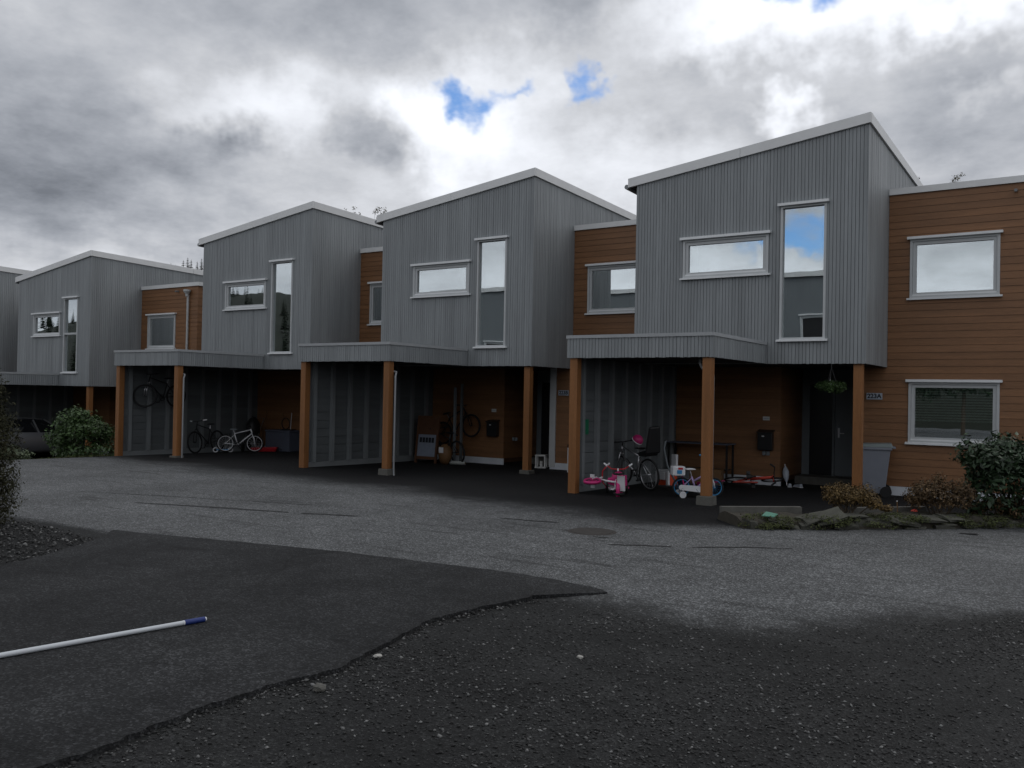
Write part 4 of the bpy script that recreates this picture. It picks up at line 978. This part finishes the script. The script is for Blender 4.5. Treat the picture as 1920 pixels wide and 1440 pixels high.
t = thing('rolled_mat', hg(1, -3.02, 1.15, .05), 'pale roll lying on the floor beside the brown sack', 'roll', R(15)); MB().tube([(-.22, 0, 0), (.22, 0, 0)], .05, 12).build('roll', 'curtain', t); MB().tube([(-.225, 0, 0), (.225, 0, 0)], .02, 8).build('core', 'wood', t)
t = thing('lantern', hg(1, -.95, 2.1), 'white framed lantern on the ground by the pale corner trim', 'lantern', R(20))
for x in (-.12, .12):
    for y in (-.12, .12): MB().box(x-.018, x+.018, y-.018, y+.018, 0, .34).build('frame_post', 'lantern_white', t)
for z in (0, .32): MB().box(-.145, .145, -.145, .145, z, z+.03).build('plate', 'lantern_white', t)
MB().tube([(0, 0, .03), (0, 0, .18)], .04, 12).build('candle', 'lantern_white', t)
t = thing('snow_stake', hg(1, .30, 1.35), 'thin white stake beside the left post of the 223A carport', 'stake'); MB().tube([(0, 0, -.02), (0, 0, .62)], .017, 8).build('stake', 'white_plastic', t); MB().tube([(0, 0, .62), (0, 0, .70)], .02, 8).build('top', 'black', t)
# third carport
bicycle(hp(2, -4.48, -1.66, 1.39), hd_(0, -1), 'bicycle hung high on the grey carport wall with its front wheel turned', frame='black', r=.34, wb=1.04, fork='steel', rim='black', steer=-.75)
b_ = bpy.context.scene.objects
bicycle(hg(2, -4.0, -.35), hd_(.25, -.97), 'dark bicycle facing the road by the grey carport wall', frame='black', r=.34, wb=1.05, rim='black', fork='black', grip='white_plastic', lean=R(6))
bicycle(hg(2, -3.25, .28), hd_(.72, .70), 'small white framed child bicycle with pale rims in the third carport', frame='white_plastic', r=.27, wb=.86, rim='white_plastic', saddle='pale_panel', kid=False)
o = MB().box(-.55, .55, -.28, .28, 0, .62).build('cushion_box', 'box_grey', bevel=.02); o.location = hg(2, -2.95, 1.75); tag(o, 'blue grey storage box at the back of the third carport', 'box')
MB().box(-.57, .57, -.3, .3, .62, .67).build('lid', 'box_grey', o, bevel=.012)
t = thing('pram', hg(2, -3.95, 1.35), 'black folded pram behind the small white bicycle', 'pram', R(30))
MB().blob((0, 0, .72), (.22, .30, .38), 12, 8, .05).build('hood', 'black', t, True); MB().box(-.2, .2, -.3, .3, .25, .42).build('seat', 'black', t, bevel=.05)
for x in (-.22, .22):
    for y in (-.28, .28):
        m = MB(); m.tube([(x-.015, y, .13), (x+.015, y, .13)], .13, 16); m.build('wheel', 'rubber', t)
m = MB(); m.tube([(-.2, -.3, .3), (-.2, .45, 1.05), (.2, .45, 1.05), (.2, -.3, .3)], .014, 7); m.build('handle', 'steel', t)
for i, (x, y, h, lab) in enumerate(((-4.25, 1.9, 1.35, 'long handled shovel leaning behind the pram'), (-3.55, 1.98, 1.25, 'long handled rake leaning on the brown wall by the storage box'))):
    t = thing('garden_tool', hg(2, x, y), lab, 'garden tool', rot=(R(-7), R(5), 0)); MB().tube([(0, 0, .2), (0, 0, h)], .015, 7).build('handle', 'wood', t); MB().box(-.1, .1, -.01, .01, 0, .24).build('blade', 'steel' if i == 0 else 'iron', t)
t = thing('snow_sled', hg(2, -3.15, 1.15), 'red plastic sled lying by the storage box', 'sled', R(40)); m = MB(); m.quadbox([(-.35, -.18, .0), (.35, -.15, .0), (.35, .15, .0), (-.35, .18, .0), (-.4, -.22, .12), (.42, -.2, .14), (.42, .2, .14), (-.4, .22, .12)]); m.build('tray', 'red', t, bevel=.02); MB().tube([(.42, -.1, .13), (.6, 0, .03), (.42, .1, .13)], .006, 5).build('cord', 'black', t)
t = thing('balance_scooter', hg(2, -3.72, .02), 'white and turquoise toy scooter on the floor between the bicycles', 'scooter', R(60)); MB().box(-.2, .2, -.05, .05, .07, .1).build('deck', 'sky_blue', t, bevel=.012)
for x in (-.22, .22):
    MB().ring((x, 0, .08), .065, .018, 18, 5).build('wheel', 'white_plastic', t)
MB().tube([(.22, 0, .1), (.16, 0, .55)], .014, 7).build('column', 'steel', t); MB().tube([(.16, -.13, .55), (.16, .13, .55)], .012, 6).build('handlebar', 'black', t)
t = thing('tool_pile', hp(2, -2.72, 1.72, .62+G(HS[2][0]-2.7, HS[2][1]+1.7)-(HS[2][2]-FZ)+.05), 'black garden tools piled on the blue grey storage box', 'tools')
MB().ring((-.12, 0, .20), .18, .015, 20, 5).build('hose_ring', 'black', t); MB().tube([(.1, 0, 0), (.14, 0, .55)], .014, 6).build('handle', 'steel', t); MB().box(-.2, .25, -.1, .1, 0, .03).build('base', 'black', t)

# ------------------------------------------------------------------ parked car in the far carport
def car(loc, rz):
    t = thing('parked_car', loc, 'dark grey car parked under the lower carport', 'car', rz)
    st = [  # y, halfwidth, zlow, zmid, zshoulder, hw top
        (-2.2, .62, .42, .55, .82), (-2.12, .78, .30, .58, .98), (-1.7, .87, .22, .60, 1.0), (-.6, .89, .20, .6, .97), (.6, .89, .20, .6, .94), (1.2, .88, .22, .6, .90), (1.9, .82, .26, .55, .78), (2.18, .66, .34, .5, .66), (2.24, .50, .42, .5, .58)]
    m = MB()
    for (y, w, a, b, c) in st:
        m.v += [(-w*.86, y, a), (-w, y, a+.1), (-w*1.01, y, b), (-w*.96, y, c-.04), (-w*.84, y, c), (0, y, c+.03), (w*.84, y, c), (w*.96, y, c-.04), (w*1.01, y, b), (w, y, a+.1), (w*.86, y, a), (0, y, a-.02)]
    for i in range(len(st)-1):
        for j in range(12): m.f.append((i*12+j, i*12+(j+1) % 12, (i+1)*12+(j+1) % 12, (i+1)*12+j))
    m.f.append(tuple(range(11, -1, -1))); m.f.append(tuple((len(st)-1)*12+j for j in range(12)))
    m.build('body', 'car_paint', t, True)
    gs = [(-1.95, .74, .98, .995), (-1.25, .64, .98, 1.36), (-.4, .60, .96, 1.45), (.35, .60, .94, 1.40), (1.15, .74, .91, .93)]
    m = MB()
    for (y, wt_, zl, zt_) in gs: m.v += [(-.80, y, zl-.05), (-wt_, y, zt_), (0, y, zt_+.02), (wt_, y, zt_), (.80, y, zl-.05)]
    for i in range(4):
        for j in range(4): m.f.append((i*5+j, i*5+j+1, (i+1)*5+j+1, (i+1)*5+j))
    m.build('glasshouse', 'car_glass', t, True)
    m = MB()
    for (y, wt_, zl, zt_) in gs[1:4]: m.v += [(-wt_-.012, y, zt_-.025), (-wt_*.9, y, zt_+.018), (0, y, zt_+.035), (wt_*.9, y, zt_+.018), (wt_+.012, y, zt_-.025)]
    for i in range(2):
        for j in range(4): m.f.append((i*5+j, i*5+j+1, (i+1)*5+j+1, (i+1)*5+j))
    m.build('roof', 'car_paint', t, True)
    for s in (-1, 1):
        m = MB(); m.tube([(s*.82, .1, .92), (s*.64, -.05, 1.40)], .03, 5); m.tube([(s*.80, 1.12, .92), (s*.62, .36, 1.40)], .028, 5); m.tube([(s*.80, -1.9, .97), (s*.66, -1.25, 1.36)], .04, 5); m.build('pillar', 'car_paint', t)
        MB().blob((s*.98, .78, .98), (.09, .05, .07), 10, 6).build('mirror', 'car_paint', t, True)
        for y in (-.72, .22): MB().box(s*.905-.015, s*.905+.015, y-.1, y+.1, .80, .825).build('door_handle', 'steel', t)
        MB().box(s*.62-.13, s*.62+.13, 2.12, 2.2, .56, .66).build('headlight', 'white_plastic', t, bevel=.02)
        for y in (-1.35, 1.38):
            m = MB(); m.tube([(s*.70, y, .31), (s*.90, y, .31)], .31, 24); w = m.build('wheel', 'rubber', t, bevel=.02)
            MB().tube([(s*.88, y, .31), (s*.905, y, .31)], .20, 16).build('rim', 'steel', w)
    return t
car((-32.75, 17.0, G(-32.75, 17.0)), 0)
o = MB().lathe([(.02, .0), (.10, .01), (.2, .06), (.22, .12), (.16, .22), (.05, .27)], (0, 0, 0), 20).build('pendant_lamp', 'lamp_orange', smooth=True); o.location = hp(3, 1.55, D1+.9, FZ+1.75); tag(o, 'orange pendant lamp shade behind the far brown wall window', 'lamp')
MB().tube([(0, 0, .27), (0, 0, 1.7)], .006, 5).build('cord', 'black', o)

# ------------------------------------------------------------------ trees and hills behind
def mound(name, cx, cy, h, r, seed, label, sx=1., rz=0.):
    N = 40; m = MB(); q = np.random.default_rng(seed); ca, sa = math.cos(rz), math.sin(rz)
    for i in range(N+1):
        for j in range(N+1):
            u, v = (i/N*2-1), (j/N*2-1); d = min(1, math.hypot(u, v)); z = h*(1-d*d)**1.5*(1+.15*math.sin(5*u+seed)*math.cos(4*v))
            a, b = u*r*sx, v*r
            m.v.append((cx+a*ca-b*sa, cy+a*sa+b*ca, -1.6+z+(q.uniform(-.3, .3) if d < .95 else 0)))
    for i in range(N):
        for j in range(N): k = i*(N+1)+j; m.f.append((k, k+N+1, k+N+2, k+1))
    o = m.build(name, 'hillside', None, True); return tag(o, label, kind='structure')
def pol(az, d): return (math.sin(R(az))*d, math.cos(R(az))*d)
cx, cy = pol(-47.5, 225); mound('hill', cx, cy, 33, 75, 3, 'dark wooded hill behind the houses')
def hz(x, y, cx, cy, h, r):
    d = min(1, math.hypot(x-cx, y-cy)/r); return -1.6+h*(1-d*d)**1.5
def spruce_data(h, seed):
    q = random.Random(seed); m = MB()
    for k in range(int(h*2.6)):
        z = .08*h+.9*h*k/(h*2.6); rr = (1-z/h)*h*.2+.08
        for j in range(9):
            a = j*.7+q.uniform(0, .5)+k; L = rr*q.uniform(.6, 1.15); c, s = math.cos(a), math.sin(a); w = L*.34
            b = len(m.v); m.v += [(0, 0, z+.1), (c*L*.6-s*w, s*L*.6+c*w, z-.10*L), (c*L, s*L, z-.28*L), (c*L*.6+s*w, s*L*.6-c*w, z-.12*L)]; m.f += [(b, b+1, b+2), (b, b+2, b+3)]
    me = bpy.data.meshes.new('crown'); me.from_pydata(m.v, [], m.f); me.materials.append(MATS['spruce']); return me
SPD = [spruce_data(8, s) for s in (1, 2, 3)]
trk = MB().tube([(0, 0, -.6), (0, 0, 7.6)], .14, 6, .02); tme = trk.build('trunk', 'bark'); TRK = tme.data; bpy.data.objects.remove(tme)
for k, (az_, dd, top) in enumerate(((-55.3, 201, .1325), (-55.0, 200, .1345), (-54.72, 205, .1325), (-54.3, 200, .1385), (-54.05, 206, .1415), (-53.85, 202, .1395), (-53.5, 208, .1375), (-53.25, 204, .1415), (-53.0, 203, .1385), (-52.75, 209, .136), (-52.45, 205, .138), (-52.0, 207, .139), (-51.6, 208, .137))):
    x, y = pol(az_, dd); z = hz(x, y, cx, cy, 33, 75); h = 1.72+top*dd-z
    t = thing('spruce', (x, y, z), 'dark spruce on the ridge of the hill behind the houses', 'spruce', group='spruces on the hill')
    for nm, d in (('crown', SPD[k % 3]), ('trunk', TRK)):
        o = bpy.data.objects.new(nm, d); COL.objects.link(o); o.parent = t; s = max(.3, h/8); o.scale = (s*1.25, s*1.25, s); o.rotation_euler = (0, 0, k)
def twig_tree(loc, h, label, seed, mat='twig_leaf', n=900, spread=.28, leaf=.07):
    t = thing('birch_tree', loc, label, 'tree', group='bare twigged trees behind the houses'); q = random.Random(seed); br = MB(); tips = []
    MB().tube([(0, 0, -.3), (.05, 0, h*.5), (0, .05, h*.96)], .14, 7, .015).build('trunk', 'bark', t)
    def grow(p, d, L, r, lev):
        e = p+d*L; br.tube([p, p+d*L*.5+Vector((q.uniform(-.05, .05), q.uniform(-.05, .05), 0))*L, e], r, 4, r*.55, cap=False); tips.append(e)
        if lev > 0:
            for _ in range(3):
                nd = (d+Vector((q.uniform(-.7, .7), q.uniform(-.7, .7), q.uniform(-.2, .6)))).normalized(); grow(p+d*L*q.uniform(.4, 1), nd, L*.6, r*.5, lev-1)
    for k in range(22):
        z = h*(.35+.6*k/22); a = k*2.4; grow(Vector((0, 0, z)), Vector((math.cos(a), math.sin(a), q.uniform(.4, 1))).normalized(), h*spread*(1.15-z/h), .03*(1.1-z/h)+.006, 2)
    br.build('limb', 'bark', t)
    leaves('crown', n, [(e.x, e.y, e.z, .12, .12, .12, 1) for e in tips], leaf, mat, t, aspect=1.6)
x, y = pol(-43.25, 46); twig_tree((x, y, -1.3), 1.72+.206*46+1.3, 'twiggy tree with thin leaves showing above the grey roofs', 3, n=4500, leaf=.035)
x, y = pol(-8.5, 42); twig_tree((x, y, -1.3), 1.72+.2365*42+1.3, 'reddish twiggy tree showing behind the brown link roof of the 223A house', 5, n=3500, leaf=.03)

# ------------------------------------------------------------------ across the road, seen in the window panes; bank and trees added to darken
def opposite(x0, x1, y, h, label, wins):
    z0 = G((x0+x1)/2, y); t = thing('facing_house', ((x0+x1)/2, y, z0), label, 'house', group='grey houses across the road'); w = (x1-x0)/2
    P = lambda u, d, z: (u, d, z)
    ops = [win_op(*q) for q in wins]
    wall(t, P, -w, w, 0, lambda u: h, ops, 'opposite_paint')
    m = MB(); m.box(-w, w, -8, -7.85, 0, h); m.box(-w, -w+.15, -7.85, -.15, 0, h); m.box(w-.15, w, -7.85, -.15, 0, h); m.build('wall', 'opposite_paint', t)
    m = MB(); m.box(-w+.15, w-.15, -3, -2.9, .0, h-.1); m.build('inner_wall', 'dark_room', t)
    m = MB(); m.box(-w-.15, w+.15, -8.15, .12, h, h+.2); r = m.build('roof', 'roof_felt', t); MB().box(-w-.17, w+.17, .12, .15, h-.02, h+.22).build('verge_flashing', 'roof_metal', r)
    for q in wins: window(t, P, *q, pane='black')
opposite(-17.5, -9.2, -6.5, 7.4, 'grey house across the road mirrored in the tall window of the 223A house', [(-1.2, .6, 4.2, 5.6), (1.6, 3.2, 4.2, 5.6), (-3.4, -1.9, 1.0, 2.4)])
opposite(-35.0, -22.0, -7.5, 8.4, 'grey house across the road mirrored in the tall window of the 223B house', [(-2.5, -.9, 4.0, 5.4), (1.0, 2.6, 3.6, 6.4), (4.0, 5.4, 4.0, 5.4)])
mound('hill', -125, -75, 18, 80, 8, 'dark wooded hill across the valley')
mound('shading_bank', -8, -30, 8.5, 17, 4, 'unseen dark bank added to keep low sky light out of the carports', 4.5)  # unseen mound added to block low sky light entering the carports
fp = []
for k in range(800):
    a, r_ = random.uniform(0, 6.28), 74*math.sqrt(random.random()); fp.append((-125+r_*math.cos(a), -75+r_*math.sin(a)))
vs, fs, off = [], [], 0
base_v = np.array([v.co[:] for v in SPD[0].vertices]); base_f = np.array([p.vertices[:] for p in SPD[0].polygons])
for (x, y) in fp:
    s = random.uniform(.3, .62); vs.append(base_v*s+np.array([x, y, hz(x, y, -125, -75, 18, 80)])); fs.append(base_f+off); off += len(base_v)
me = np_mesh('forest', np.concatenate(vs), np.concatenate(fs)); me.materials.append(MATS['spruce']); o = bpy.data.objects.new('forest', me); COL.objects.link(o); tag(o, 'far spruce wood covering the hill across the valley', None, kind='stuff')
for k, (x, y, h) in enumerate(((-5.6, -9, 4.2), (-3.2, -9.8, 4.6), (-8.0, -9.6, 3.9), (-.6, -9.5, 4.8))):  # unseen trees added to darken the low pane reflections and the lighting
    t = thing('added_tree', (x, y, G(x, y)-.05), ('round bushy tree across the road', 'tall bushy tree across the road', 'small bushy tree across the road', 'wide bushy tree across the road')[k]+', added out of view to darken the panes and the light', 'tree', group='unseen trees added across the road')
    MB().tube([(0, 0, -.1), (.05, 0, h*.5), (0, 0, h*.85)], .12, 7, .03).build('trunk', 'bark', t)
    leaves('crown', 5000, lumpy((0, 0, h*.58), (1.5, 1.4, h*.42), 34, .55, 60+k), .07, 'leaf_dark', t)
